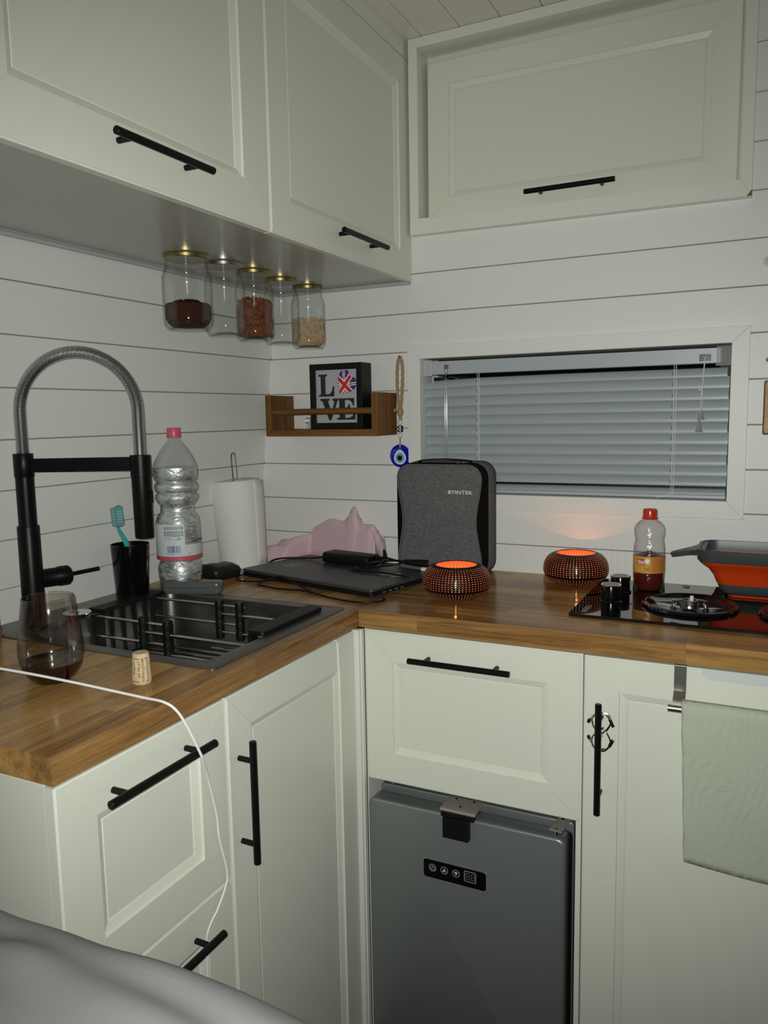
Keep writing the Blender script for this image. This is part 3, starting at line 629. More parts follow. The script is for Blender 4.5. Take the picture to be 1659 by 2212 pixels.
for k in range(900):
    a = R.uniform(0, 2 * PI); h_ = R.uniform(.012, .076); rr = q * .945 if h_ < .072 else q * .95 * math.sqrt(R.uniform(0, 1))
    Mt = Matrix.Translation((.249 + rr * math.cos(a), -.069 + rr * math.sin(a), zz + h_)) @ Euler((R.uniform(0, 6), R.uniform(0, 6), R.uniform(0, 6))).to_matrix().to_4x4()
    mb.add([Mt @ Vector(p) for p in ((-.0035, 0, 0), (0, -.002, .0004), (.0035, 0, 0), (0, .002, .0004))], [(0, 1, 2, 3)])
tag(build('rolled_oats', mb, OA, smooth=0), 'pale rolled oats half filling the last jar', 'oats', kind='stuff')

# ------------------------------------------------------------------ wine glass, cork, cable, usb plug, wooden block at the frame's edge
G = Vector((.392, -1.127, .9))
t = thing('wine_glass', 'stemless wine glass with a little red wine on the worktop', 'glass', G)
gp = [(.0, .0), (.024, .0), (.027, .0015), (.036, .009), (.0455, .024), (.0505, .045), (.0505, .058), (.0478, .085), (.0432, .115), (.0398, .139), (.0394, .1396), (.0388, .139)]
mb = MB(); mb.lathe(gp, tuple(G), 64); mb.lathe([(max(0, r - .0014), z + .001) for r, z in gp[:-2]] , tuple(G), 64); mb.tube([G + Vector((.0391 * math.cos(2 * PI * k / 64), .0391 * math.sin(2 * PI * k / 64), .1393)) for k in range(64)], .0007, 6, closed=True); build('bowl', mb, WGLASS, t, smooth=60)
mb = MB(); mb.lathe([(.0, .002), (.025, .002), (.035, .0098), (.0445, .0245), (.0478, .034), (.0478, .0345), (.0, .034)], tuple(G), 56); build('wine', mb, mat('red_wine', (.012, .003, .005), .06, spec=.5), t, smooth=50)
CO = Vector((.534, -1.076, .9))
t = thing('wine_cork', 'pale printed wine cork standing on the worktop beside the sink', 'cork', CO)
mb = MB(); mb.lathe([(.0, 0), (.0145, 0), (.0158, .002), (.0155, .01), (.0135, .044), (.0128, .049), (.0118, .050), (.0, .050)], tuple(CO), 32); build('body', mb, mat('cork', (.60, .46, .29), .8, bump=(250, .5), var=(160, (.50, .37, .22))), t, smooth=40)
PH3 = math.atan2(CAM.y - CO.y, CAM.x - CO.x)
def cork(u, v): # v down the cork
    r = .0160 - (.0026 * v / .05) + .00015; a = PH3 + u / .0145; return Vector((CO.x + r * math.cos(a), CO.y + r * math.sin(a), CO.z + v))
mb = MB()
put_text(mb, 'MONTEVERDI', lambda a, b: cork(.0005 + b, .043 - a), w=.037, h=.0032, bold=.01); put_text(mb, 'ITALIA', lambda a, b: cork(-.0055 + b, .038 - a), w=.026, h=.0032, bold=.01)
def cline(p, q, wd=.0005, n=8):
    vs = []
    for k in range(n + 1):
        f = k / n; u = p[0] + (q[0] - p[0]) * f; v = p[1] + (q[1] - p[1]) * f
        du, dv = (wd, 0) if abs(q[1] - p[1]) > abs(q[0] - p[0]) else (0, wd); vs += [cork(u - du, v - dv), cork(u + du, v + dv)]
    mb.add(vs, [(2 * k, 2 * k + 2, 2 * k + 3, 2 * k + 1) for k in range(n)])
cline((.0095, .043), (.0095, .006)); cline((.0095, .006), (.0065, .006)); cline((.0095, .043), (.006, .043)); cline((-.017, .0425), (-.003, .0425)); cline((-.017, .006), (-.003, .006)); cline((-.0125, .036), (-.0105, .026)); cline((-.0105, .026), (-.0125, .017)); cline((-.0125, .017), (-.0145, .022))
build('print', mb, mat('burnt_print', (.10, .04, .015), .8), t, smooth=0)
CBL = [(.17, -1.245, .967), (.27, -1.232, .952), (.345, -1.215, .945), (.42, -1.19, .934), (.49, -1.165, .921), (.545, -1.150, .912), (.60, -1.142, .9065), (.638, -1.142, .9055), (.655, -1.135, .893), (.664, -1.124, .866), (.6712, -1.106, .8185), (.6695, -1.098, .802), (.657, -1.073, .759), (.649, -1.047, .686), (.648, -1.042, .644), (.648, -1.026, .578), (.647, -1.03, .552), (.645, -1.05, .524), (.643, -1.066, .508), (.641, -1.076, .488), (.641, -1.078, .45), (.641, -1.08, .33)]
mb = MB(); mb.tube(smoothpath(CBL, 6), .0021, 8); tag(build('charging_cable', mb, mat('white_cable', (.80, .80, .77), .35)), 'thin white charging cable crossing the worktop and hanging over the drawers', 'cable')
t = thing('usb_plug', 'tiny pale metal plug at the worktop edge by the wine glass', 'plug', (.4, -1.234, .9))
mb = MB(); mb.box((.375, -1.246, .9004), (.402, -1.236, .905)); build('shell', mb, WHITE, t, smooth=0, bevel=.001)
mb = MB(); mb.box((.402, -1.2445, .901), (.409, -1.2375, .9043)); build('tip', mb, CHROME, t, smooth=0)
mb = MB(); Mb = Matrix.Translation((.098, -1.012, .9)) @ Matrix.Rotation(-.4, 4, 'Z'); mb.box((-.12, -.012, 0), (.012, .012, .075), 0, Mb); tag(build('wooden_block', mb, PINEZ, None, smooth=0, bevel=.002), 'small wooden block standing by the wall near the tap', 'block')

# ------------------------------------------------------------------ paper towel roll
PT = Vector((.077, -.184, .9))
t = thing('paper_towel_roll', 'white embossed kitchen roll on a steel holder in the corner', 'paper towel', PT)
pm = mat('embossed_paper', (.80, .775, .735), .92, spec=.1); tt, n, l, p = nodes(pm)
tc = n.new('ShaderNodeTexCoord'); mp = n.new('ShaderNodeMapping'); mp.inputs['Scale'].default_value = (22, 22, 22); l.new(tc.outputs['Object'], mp.inputs[0])
vo = n.new('ShaderNodeTexVoronoi'); vo.inputs['Scale'].default_value = 1; l.new(mp.outputs[0], vo.inputs['Vector'])
sn = n.new('ShaderNodeMath'); sn.operation = 'MULTIPLY'; l.new(vo.outputs['Distance'], sn.inputs[0]); sn.inputs[1].default_value = 48
s2 = n.new('ShaderNodeMath'); s2.operation = 'SINE'; l.new(sn.outputs[0], s2.inputs[0])
bp = n.new('ShaderNodeBump'); bp.inputs['Strength'].default_value = .16; bp.inputs['Distance'].default_value = .0012; l.new(s2.outputs[0], bp.inputs['Height']); l.new(bp.outputs[0], p.inputs['Normal'])
TM = Matrix.Rotation(math.radians(-3.0), 4, Vector((math.cos(YAW), math.sin(YAW), 0)).cross(Vector((0, 0, 1))))
TM = Matrix.Rotation(math.radians(3.2), 4, Vector((-math.sin(YAW), math.cos(YAW), 0)))
TM = TM.inverted()
mb = MB(); mb.lathe([(.021, .245), (.055, .2465), (.0675, .245), (.0695, .242), (.0675, .14), (.0625, .0), (.02, .0)], tuple(PT), 56, M=TM, wob=lambda a, z: 1 + .006 * math.sin(2 * a + 1)); mb.lathe([(.021, .243), (.0205, .2), (.02, .0)], tuple(PT), 24, M=TM); build('roll', mb, pm, t, smooth=50)
mb = MB(); ls = []
for k in range(9):
    z = .242 * k / 8; a = YAW - .05; r_ = .0625 + .007 * min(1, z / .2)
    ls.append((z, r_))
vs = []
for z, r_ in ls:
    for q in range(7):
        a = YAW - .62 + .13 * q; rr = r_ + .001 + .0012 * q; vs.append(TM @ Vector((rr * math.cos(a), rr * math.sin(a), z + .002 * math.sin(q))) + PT)
mb.add(vs, [(7 * i + j, 7 * i + j + 1, 7 * i + j + 8, 7 * i + j + 7) for i in range(8) for j in range(6)]); ob = build('loose_sheet', mb, pm, t, smooth=60); ob.modifiers.new('s', 'SOLIDIFY').thickness = .0008
mb = MB(); C = TM @ Vector((0, 0, 0)) + PT
hk = [(0, .0, .0), (0, 0, .2), (0, 0, .30), (.002, .001, .316), (.007, .003, .323), (.012, .005, .316), (.013, .006, .3), (.013, .006, .245)]
mb.tube(smoothpath([TM @ Vector((-.006 + a * .8, b, c)) + PT for a, b, c in hk], 6), .0026, 8); build('holder', mb, CHROME, t)

# ------------------------------------------------------------------ pink cloth
SIL = [(.085, .905), (.10, .932), (.125, .948), (.16, .955), (.20, .963), (.212, .975), (.225, .99), (.25, 1.0), (.29, 1.007), (.325, 1.01), (.345, 1.02), (.355, 1.036), (.366, 1.043), (.375, 1.038), (.384, 1.005), (.40, 1.002), (.425, 1.003), (.435, .985), (.447, .98), (.452, .93)]
def sil(x):
    for (a, b), (c, d) in zip(SIL[:-1], SIL[1:]):
        if a <= x <= c: return b + (d - b) * (x - a) / (c - a)
    return .905
mb = MB(); NX, NY = 110, 22; vs = []
def yfront(x): return -.115 if x < .17 else max(-.115, -.037 - .309 * (x - .216) + .012) if x > .2 else -.115 + (x - .17) / .03 * (.115 - .0201)
for i in range(NX + 1):
    x = .085 + (.452 - .085) * i / NX; ya = yfront(x); yb_ = -.006
    for j in range(NY + 1):
        s = j / NY; y = ya + (yb_ - ya) * s; e = min(1, s * 4.2) ** .7 * min(1, (1 - s) * 8) ** .6
        z = .9005 + (sil(x) - .9) * e * (1 - .10 * math.cos(5 * s * PI + 14 * x)) + .003 * e * math.sin(90 * x + 20 * s) + .004 * e * math.sin(37 * x - 9 * s)
        vs.append((x + .006 * math.sin(9 * s + 30 * x) * e, y, z))
fs = [(i * (NY + 1) + j, (i + 1) * (NY + 1) + j, (i + 1) * (NY + 1) + j + 1, i * (NY + 1) + j + 1) for i in range(NX) for j in range(NY)]
mb.add(vs, fs); o = build('pink_cloth', mb, mat('pink_terry', (.74, .53, .57), .95, spec=.1, bump=(500, .8)), smooth=80)
tag(o, 'crumpled pink cloth heaped against the wall behind the laptop', 'cloth'); o.modifiers.new('s', 'SOLIDIFY').thickness = .0015

# ------------------------------------------------------------------ laptop, charger, wallet, case
LM = frame((.618, -.429, .9035), Vector((-.443, .104, 0)).normalized(), Vector((.054, .251, 0)).normalized())
LM = frame((.1755, -.325, .9035), Vector((.443, -.104, 0)).normalized(), Vector((.0575, .2445, 0)).normalized())
t = thing('laptop', 'closed dark grey laptop with stickers on its lid', 'laptop', LM.translation)
LG = mat('laptop_grey', (.055, .055, .056), .42, .3)
LW, LD = .455, .255
def slab(mb, x0, y0, x1, y1, z0, z1, r, M, ch=.001, mi=0):
    mb.loops([[M @ Vector((a, b, z)) for a, b in rrect(x0 + i, y0 + i, x1 - i, y1 - i, r, 5)] for z, i in ((z0, ch), (z0 + ch, 0), (z1 - ch, 0), (z1, ch))], mi)
mb = MB(); slab(mb, 0, 0, LW, LD, .0, .011, .012, LM); build('base', mb, BLKM, t)
mb = MB(); slab(mb, 0, 0, LW, LD, .0125, .0188, .012, LM); build('lid', mb, LG, t)
mb = MB(); slab(mb, .06, .01, LW - .06, LD - .01, .0105, .013, .01, LM); build('hinge_gap', mb, BLKM, t)
mb = MB(); slab(mb, .0, -.0004, LW, .001, .0120, .0126, .0004, LM, .0001); slab(mb, LW - .001, 0, LW + .0004, LD, .0002, .0012, .0004, LM, .0001)
for k in range(4): slab(mb, LW - .001, .04 + k * .022, LW + .0003, .052 + k * .022, .004, .008, .0003, LM, .0001)
build('edge_line', mb, mat('edge_silver', (.3, .3, .3), .3, .8), t, smooth=0)
Z = .0190
def lf(x, y): return LM @ Vector((x, y, Z))
mb = MB()
mb.flat(rrect(.055, .082, .108, .132, .008), LM, Z, 0); mb.flat(rrect(.062, .089, .101, .125, .006), LM, Z + .0001, 1); mb.flat(rrect(.066, .093, .097, .121, .005), LM, Z + .0002, 0); put_text(mb, 'R', lambda a, b: LM @ Vector((.075 + a, .098 + b, Z + .0003)), h=.018, mi=1, bold=.02)
build('sticker', mb, [mat('sticker_green', (.035, .11, .085), .4), mat('sticker_mint', (.12, .3, .24), .4)], t, smooth=0)['label'] = 'square green sticker'
mb = MB()
for r_, mi, dz in ((.026, 0, 0), (.021, 1, .0001), (.018, 0, .0002)): mb.flat([(.242 + r_ * math.cos(2 * PI * k / 28), .118 + r_ * math.sin(2 * PI * k / 28)) for k in range(28)], LM, Z + dz, mi)
mb.flat([(.236, .126), (.24, .126), (.24, .114), (.25, .114), (.25, .11), (.236, .11)], LM, Z + .0003, 1)
build('sticker', mb, [mat('sticker_navy', (.015, .015, .09), .4), mat('sticker_pale', (.22, .24, .36), .4)], t, smooth=0)['label'] = 'round navy sticker'
mb = MB(); P = []
for k in range(40): a = 2 * PI * k / 40; rr = 1 + .22 * math.sin(5 * a + .5) + .16 * math.sin(9 * a); P.append((.385 + .042 * rr * math.cos(a), .163 + .02 * rr * math.sin(a)))
mb.flat(P, LM, Z, 0); build('sticker', mb, mat('sticker_white', (.32, .32, .36), .5), t, smooth=0)['label'] = 'ragged pale sticker'
ZL = .9035 + .0192
t = thing('laptop_charger', 'black laptop power supply and tangled cable on the laptop', 'charger', (.43, -.18, ZL))
PM = frame((.338, -.178, ZL), Vector((.985, -.17, 0)).normalized(), Vector((.17, .985, 0)).normalized())
mb = MB(); mb.loops([[PM @ Vector((x, .028 + yy * s, .0155 + zz * s)) for yy, zz in rrect(-.031, -.0145, .031, .0145, .010, 4)] for x, s in ((0, .86), (.004, 1), (.152, 1), (.156, .86))]); build('power_brick', mb, BLKM, t, smooth=40)
def lz(x, y, z=0): return Vector((x, y, ZL + .0026 + z))
c1 = [lz(.492, -.175, .012), lz(.52, -.17, .02), lz(.53, -.185, .045), lz(.55, -.215, .028), lz(.535, -.245, .004), lz(.48, -.255, 0), lz(.465, -.235, .002), lz(.52, -.222, .007), lz(.575, -.212, .014), lz(.585, -.19, .02), lz(.55, -.18, .018), lz(.50, -.195, .012), lz(.475, -.235, .006), lz(.51, -.262, .004), lz(.58, -.262, .001), lz(.625, -.268, 0), lz(.638, -.262, 0)]
mb = MB(); mb.tube(smoothpath(c1, 7), .0025, 8)
c2 = [lz(.338, -.165, .013), lz(.30, -.155, .004), lz(.25, -.148, 0), lz(.205, -.17, 0), Vector((.182, -.19, .92)), Vector((.178, -.22, .906)), Vector((.172, -.26, .904))]
mb.tube(smoothpath(c2, 7), .0024, 8)
c3 = [Vector(p) for p in ((.1720, -.26, .904), (.1705, -.30, .9035), (.182, -.352, .9035), (.215, -.383, .9035), (.262, -.375, .9045), (.30, -.367, .912), (.325, -.3685, .9205), (.36, -.379, .917), (.41, -.40, .908), (.48, -.44, .9035), (.55, -.468, .9035), (.61, -.475, .9035), (.645, -.455, .9035), (.652, -.43, .9035), (.64, -.418, .9035))]
mb.tube(smoothpath(c3, 7), .0024, 8)
c4 = [Vector(p) for p in ((.325, -.372, .9135), (.29, -.370, .908), (.275, -.39, .9035), (.30, -.41, .9035), (.36, -.425, .9035), (.42, -.42, .9035), (.46, -.43, .9035))]
mb.tube(smoothpath(c4, 7), .0024, 8)
build('cable', mb, BLKM, t)
mb = MB(); mb.tube([lz(.578, -.165, .014), lz(.60, -.163, .013), lz(.632, -.159, .0115), lz(.642, -.158, .011)], lambda s: .006 + .005 * min(1, s * 1.4), 12)
mb.tube(smoothpath([lz(.50, -.172, .022), lz(.53, -.168, .021), lz(.56, -.168, .016), lz(.59, -.164, .0135)], 6), .0028, 8)
k_ = build('mains_plug', mb, BLKM, t)
mb = MB(); mb.cyl(lz(.64, -.153, .013), lz(.664, -.15, .011), .0022, 8); mb.cyl(lz(.64, -.163, .012), lz(.664, -.16, .010), .0022, 8); build('pin', mb, CHROME, k_)
t = thing('white_usb_stick', 'short white connector lying on the laptop beside the plug', 'connector', (.65, -.19, ZL))
mb = MB(); slab(mb, 0, 0, .03, .012, .0002, .009, .002, frame((.635, -.187, ZL), Vector((.98, -.2, 0)).normalized(), Vector((.2, .98, 0)).normalized())); build('shell', mb, WHITE, t)
WM = Matrix.Translation((.098, -.338, .9003)) @ Matrix.Rotation(-.35, 4, 'Z')
t = thing('pouch', 'black stitched leather pouch in front of the kitchen roll', 'pouch', (.098, -.338, .9))
mb = MB(); mb.loops([[WM @ Vector((a * s, b * s, z + .006 * math.sin(a * 28) * (z > .01))) for a, b in rrect(-.068, -.043, .068, .043, .014, 5)] for z, s in ((0, .9), (.004, .98), (.013, 1.02), (.022, .96), (.030, .72), (.033, .4))]); build('body', mb, mat('black_leather', (.012, .010, .009), .38, bump=(160, .5)), t, smooth=60)
mb = MB(); mb.tube([WM @ Vector((a * 1.024, b * 1.024, .013 + .006 * math.sin(a * 28))) for a, b in rrect(-.068, -.043, .068, .043, .014, 5)], .0009, 6, closed=True); build('seam', mb, BLKM, t)
mb = MB()
for x_ in (.03, .037): mb.tube([WM @ Vector((x_, y_, .0325 + .006 * math.sin(x_ * 28) - .25 * y_ * y_ * 22)) for y_ in (-.02, -.01, 0, .01)], .0006, 5)
build('stitching', mb, mat('grey_thread', (.2, .19, .18), .8), t)
CV = Vector((.164, .066, 0)).normalized(); CM = frame((.126, -.581, .9026), CV, Vector((-CV.y, CV.x, 0)))
t = thing('glasses_case', 'slim grey-green glossy case lying behind the sink', 'case', (.2, -.55, .9026))
CG = mat('case_grey', (.10, .11, .108), .24, .1)
for nm, z0, z1 in (('lower_shell', 0, .0145), ('upper_shell', .0152, .029)):
    mb = MB(); s = (1, .86) if nm[0] == 'u' else (.86, 1)
    q = [(z0, s[0] if nm[0] == 'u' else .9), (z0 + .004, 1), (z1 - .006, 1), (z1 - .002, .95 if nm[0] == 'u' else 1), (z1, .86 if nm[0] == 'u' else 1)]
    mb.loops([[CM @ Vector((.074 + a - (.004 * (1 - sc_) * (1 if a > 0 else -1)) * 10, .02 + b * sc_, z)) for a, b in rrect(-.074, -.019, .074, .019, .014, 5)] for z, sc_ in q]); build(nm, mb, CG, t, smooth=50)

# ------------------------------------------------------------------ grey bag
def bag_mat():
    m = mat('grey_melange', (.1, .1, .1), .95, spec=.1); tt, n, l, p = nodes(m)
    tc = n.new('ShaderNodeTexCoord'); o = []
    for s in ((160, 160, 1300), (1300, 1300, 160)):
        mp = n.new('ShaderNodeMapping'); mp.inputs['Scale'].default_value = s; l.new(tc.outputs['Object'], mp.inputs[0])
        nz = n.new('ShaderNodeTexNoise'); nz.inputs['Scale'].default_value = 1; nz.inputs['Detail'].default_value = 3; l.new(mp.outputs[0], nz.inputs['Vector']); o.append(nz)
    a = n.new('ShaderNodeMath'); l.new(o[0].outputs[0], a.inputs[0]); l.new(o[1].outputs[0], a.inputs[1])
    rp = n.new('ShaderNodeValToRGB'); e = rp.color_ramp.elements; e[0].position = .34; e[0].color = (.045, .046, .048, 1); e[1].position = .66; e[1].color = (.205, .208, .21, 1)
    h = n.new('ShaderNodeMath'); h.operation = 'MULTIPLY'; h.inputs[1].default_value = .5; l.new(a.outputs[0], h.inputs[0]); l.new(h.outputs[0], rp.inputs[0]); l.new(rp.outputs[0], p.inputs['Base Color'])
    b = n.new('ShaderNodeBump'); b.inputs['Strength'].default_value = .5; b.inputs['Distance'].default_value = .0008; l.new(a.outputs[0], b.inputs['Height']); l.new(b.outputs[0], p.inputs['Normal'])
    return m
BG = bag_mat(); BGK = mat('black_webbing', (.004, .004, .004), .8, spec=.08)
t = thing('projector_bag', 'grey fabric carry bag with rounded corners standing by the window', 'bag', (.66, -.06, .9))
bx0, bx1, bz0, bz1 = .537, .783, .9, 1.195
def bl(y, i, pinch=0, sag=0, r=.038):
    P0 = rrect(bx0 + i, bz0 + i, bx1 - i, bz1 - i, r, 7); P = []; out = []
    for (a, b), (c, d) in zip(P0, P0[1:] + P0[:1]):
        n = 14 if math.hypot(c - a, d - b) > .1 else 1
        P += [(a + (c - a) * k / n, b + (d - b) * k / n) for k in range(n)]
    cx = (bx0 + bx1) / 2
    for a, b in P:
        k = pinch * math.exp(-((b - 1.045) / .075) ** 2); out.append((cx + (a - cx) * (1 - k), y, b + (sag * 0)))
    return out
mb = MB(); mb.loops([bl(-.082, .004), bl(-.076, .0), bl(-.03, -.002), bl(-.012, .004), bl(-.006, .016)]); build('back_shell', mb, BG, t, smooth=60)
mb = MB(); mb.loops([bl(-.1165, .004), bl(-.114, .0005), bl(-.083, .001)]); build('zip_gusset', mb, BGK, t, smooth=60)
mb = MB(); mb.loops([bl(-.126, .018, .14), bl(-.1245, .009, .14), bl(-.1215, .005, .14), bl(-.1155, .006, .14)]); build('front_panel', mb, BG, t, smooth=60)
mb = MB(); mb.tube([Vector(p) for p in bl(-.1235, .0045, .14)], .0019, 6, closed=True); build('piping', mb, BG, t)
mb = MB(); P = smoothpath([(.598, -.098, 1.194), (.60, -.096, 1.199), (.62, -.09, 1.2015), (.66, -.088, 1.2025), (.70, -.09, 1.2015), (.735, -.096, 1.199), (.74, -.098, 1.194)], 5)
mb.loops([[p + Vector((0, dy, dz)) for dy, dz in ((-.012, 0), (.012, 0), (.012, .002), (-.012, .002))] for p in P]); build('carry_handle', mb, BGK, t, smooth=0)
mb = MB()
for x_ in (.70, .715): mb.box((x_, -.1085, 1.192), (x_ + .012, -.1045, 1.197)); mb.cyl((x_ + .006, -.108, 1.195), (x_ + .018, -.112, 1.192), .0012, 6)
build('zip_puller', mb, CHROME, t)
mb = MB(); put_text(mb, 'BYINTEK', lambda a, b: Vector((.688 + a, -.1265, 1.1165 + b)), w=.066, h=.0092, bold=.018, space=1.08); build('logo', mb, mat('silver_print', (.75, .75, .75), .4), t, smooth=0)
mb = MB(); mb.tube([(.552, -.1255, 1.093), (.60, -.1268, 1.086), (.66, -.1268, 1.082), (.72, -.1268, 1.083)], .0004, 5); build('crease', mb, BG, t)

# ------------------------------------------------------------------ lanterns with tealights
LBK = mat('lantern_black', (.006, .005, .005), .4, 0, spec=.25); LIN = mat('lantern_copper_inside', (.88, .40, .18), .45, .5)
def lantern(c, label, kind):
    c = Vector(c); t = thing('lantern', label, 'lantern', c, 'perforated tealight lanterns on the worktop')
    NC = 64; hh = .076; RM = .0785; zm = .036
    OR = .0480
    def rad(z):
        if z < zm: return .032 + (RM - .032) * math.sqrt(max(0, 1 - ((zm - z) / zm) ** 2)) ** 1.05
        s = (z - zm) / (hh - zm); return OR + (RM - OR) * math.sqrt(max(0, 1 - s ** 2.1)) if s < 1 else OR
    # arc-length rows
    zz = [hh * k / 400 for k in range(401)]; S = [0]
    for a, b in zip(zz[:-1], zz[1:]): S.append(S[-1] + math.hypot(b - a, rad(b) - rad(a)))
    def zat(s):
        lo = 0
        for i in range(400):
            if S[i + 1] >= s: return zz[i] + (zz[i + 1] - zz[i]) * (s - S[i]) / max(1e-9, S[i + 1] - S[i])
        return hh
    NR = 24; rows = [zat(S[-1] * k / NR) for k in range(NR + 1)]
    mb = MB()
    def pt(u, v): # u column position, v row position (float)
        i = min(int(v), NR - 1); z = rows[i] + (rows[i + 1] - rows[i]) * (v - i); r_ = rad(z); a = 2 * PI * u / NC
        return c + Vector((r_ * math.cos(a), r_ * math.sin(a), z + .0008))
    belt = {0, 10, NR - 1, NR - 2}
    idx = {}
    def vid(u, v):
        k = (round(u * 2) % (NC * 2), round(v * 2))
        if k not in idx: idx[k] = len(mb.v); mb.v.append(pt(u, v))
        return idx[k]
    for j in range(NR):
        for i in range(NC):
            ring = [vid(i + a, j + b) for a, b in ((0, 0), (.5, 0), (1, 0), (1, .5), (1, 1), (.5, 1), (0, 1), (0, .5))]
            if j in belt: mb.f.append(ring); mb.m.append(0); continue
            hs = .2; k0 = len(mb.v)
            for q in range(8): a = PI * 1.25 + q * PI / 4; mb.v.append(pt(i + .5 + hs * math.cos(a), j + .5 + hs * math.sin(a)))
            for q in range(8): mb.f.append([ring[q], ring[(q + 1) % 8], k0 + (q + 1) % 8, k0 + q]); mb.m.append(0)
    mb.f.append([vid(i, 0) for i in range(NC)]); mb.m.append(0)
    o = build('shell', mb, [LBK, LIN], t, smooth=60)
    sd = o.modifiers.new('sheet', 'SOLIDIFY'); sd.thickness = .0007; sd.offset = -1; sd.material_offset = 1; sd.material_offset_rim = 1
    mb = MB(); mb.tube([c + Vector((.0480 * math.cos(2 * PI * k / 48), .0480 * math.sin(2 * PI * k / 48), hh + .0008)) for k in range(48)], .0011, 6, closed=True); build('rim', mb, LBK, t)
    tl = thing('tealight', 'small tealight candle burning inside the ' + kind + ' lantern', 'candle', c + Vector((0, 0, .0016)), 'tealights inside the lanterns')
    b = c + Vector((0, 0, .0018))
    mb = MB(); mb.lathe([(0, 0), (.019, 0), (.0195, .014), (.0188, .014), (.0185, .001), (0, .001)], tuple(b), 28); build('cup', mb, SILV, tl)
    mb = MB(); mb.lathe([(0, .0012), (.0183, .0012), (.0183, .0115), (0, .0108)], tuple(b), 24); build('wax', mb, mat('wax', (.8, .72, .6), .4), tl)
    mb = MB(); mb.cyl(b + Vector((0, 0, .0105)), b + Vector((.0008, 0, .017)), .0006, 6); build('wick', mb, PRINTK, tl)
    mb = MB(); mb.lathe([(.0004, .0175), (.0026, .021), (.0036, .0245), (.003, .030), (.0016, .0365), (.0002, .042)], tuple(b), 14, cap0=True, cap1=True); build('flame', mb, FLAME, tl)
    lp = bpy.data.lights.new('candle_light', 'POINT'); lo = bpy.data.objects.new('candle_light', lp); COL.objects.link(lo); lo.parent = tl; lo.location = (0, 0, .052)
    lp.energy = .135; lp.color = (1, .27, .055); lp.shadow_soft_size = .0025
FLAME = emit('flame', (1, .45, .14), 30)
lantern((.789, -.334, .9), 'black perforated lantern near the front edge of the worktop', 'front')
lantern((1.007, -.086, .9), 'black perforated lantern against the wall below the window', 'wall side')

# ------------------------------------------------------------------ hob
t = thing('gas_hob', 'black glass gas hob set on the oak worktop', 'hob', (1.35, -.22, .9))
mb = MB(); mb.loops([[(a, b, z) for a, b in rrect(1.062 + i, -.406 + i, 1.72 - i, -.03 - i, .008, 4)] for z, i in ((.9002, .006), (.9002, .0005), (.9045, 0), (.9062, .0012))]); build('glass_top', mb, BLKG, t, smooth=30)
for kx, ky in ((1.1255, -.272), (1.128, -.17)):
    mb = MB(); mb.lathe([(.0245, .9063), (.0245, .909), (.0212, .911), (.0212, .943), (.0205, .9445), (.0, .9445)], (kx, ky, 0), 36); k_ = build('knob', mb, BLKP, t)
    mb = MB(); mb.lathe([(.0213, .9425), (.0217, .9445), (.0208, .9455), (.0185, .9452), (.0183, .9447)], (kx, ky, 0), 36); build('ring', mb, CHROME, k_)
    mb = MB(); mb.lathe([(.0, .9449), (.0183, .9449)], (kx, ky, 0), 30); build('cap_disc', mb, mat('knob_face', (.16, .15, .14), .3, .8), k_)
def burner(bx, by, r):
    mb = MB(); mb.lathe([(r * .98, .9063), (r, .909), (r * .985, .9135), (r * .93, .9155), (r * .88, .9145), (r * .84, .9115), (r * .3, .9105), (0, .9105)], (bx, by, 0), 64); k_ = build('burner_plate', mb, BLKG, t, smooth=50)
    mb = MB(); mb.lathe([(.014, .9106), (.0185, .911), (.0185, .9205), (.0165, .9215), (.0135, .9205), (.0135, .912), (.0, .912)], (bx, by, 0), 28, wob=lambda a, z: 1 + (.05 * (math.sin(6 * a) > .6) if z > .915 else 0)); build('burner_cup', mb, STEEL, k_)
    mb = MB(); mb.cyl((bx + .004, by - .004, .911), (bx + .004, by - .004, .930), .0038, 14); build('igniter', mb, WHITE, k_)
    for s in (-1, 1): mb = MB(); mb.lathe([(.0, .9105), (.006, .9105), (.006, .9125), (.0038, .913), (.0038, .9185), (0, .919)], (bx + s * .031, by + s * .006, 0), 12); build('screw', mb, CHROME, k_)
burner(1.285, -.252, .097); burner(1.512, -.262, .097)
mb = MB(); put_text(mb, 'NGEO', lambda a, b: Vector((1.0955 - b, -.384 + a, .9064)), w=.062, h=.012, bold=.02); build('lettering', mb, mat('hob_print', (.34, .33, .32), .4), t, smooth=0)
mb = MB(); mb.tube(smoothpath([(1.252, -.062, .9075), (1.262, -.058, .909), (1.268, -.064, .9075), (1.259, -.068, .9075)], 5), .0008, 5); tag(build('crumb', mb, BLKM), 'tiny dark scrap lying on the hob near the wall', 'scrap')

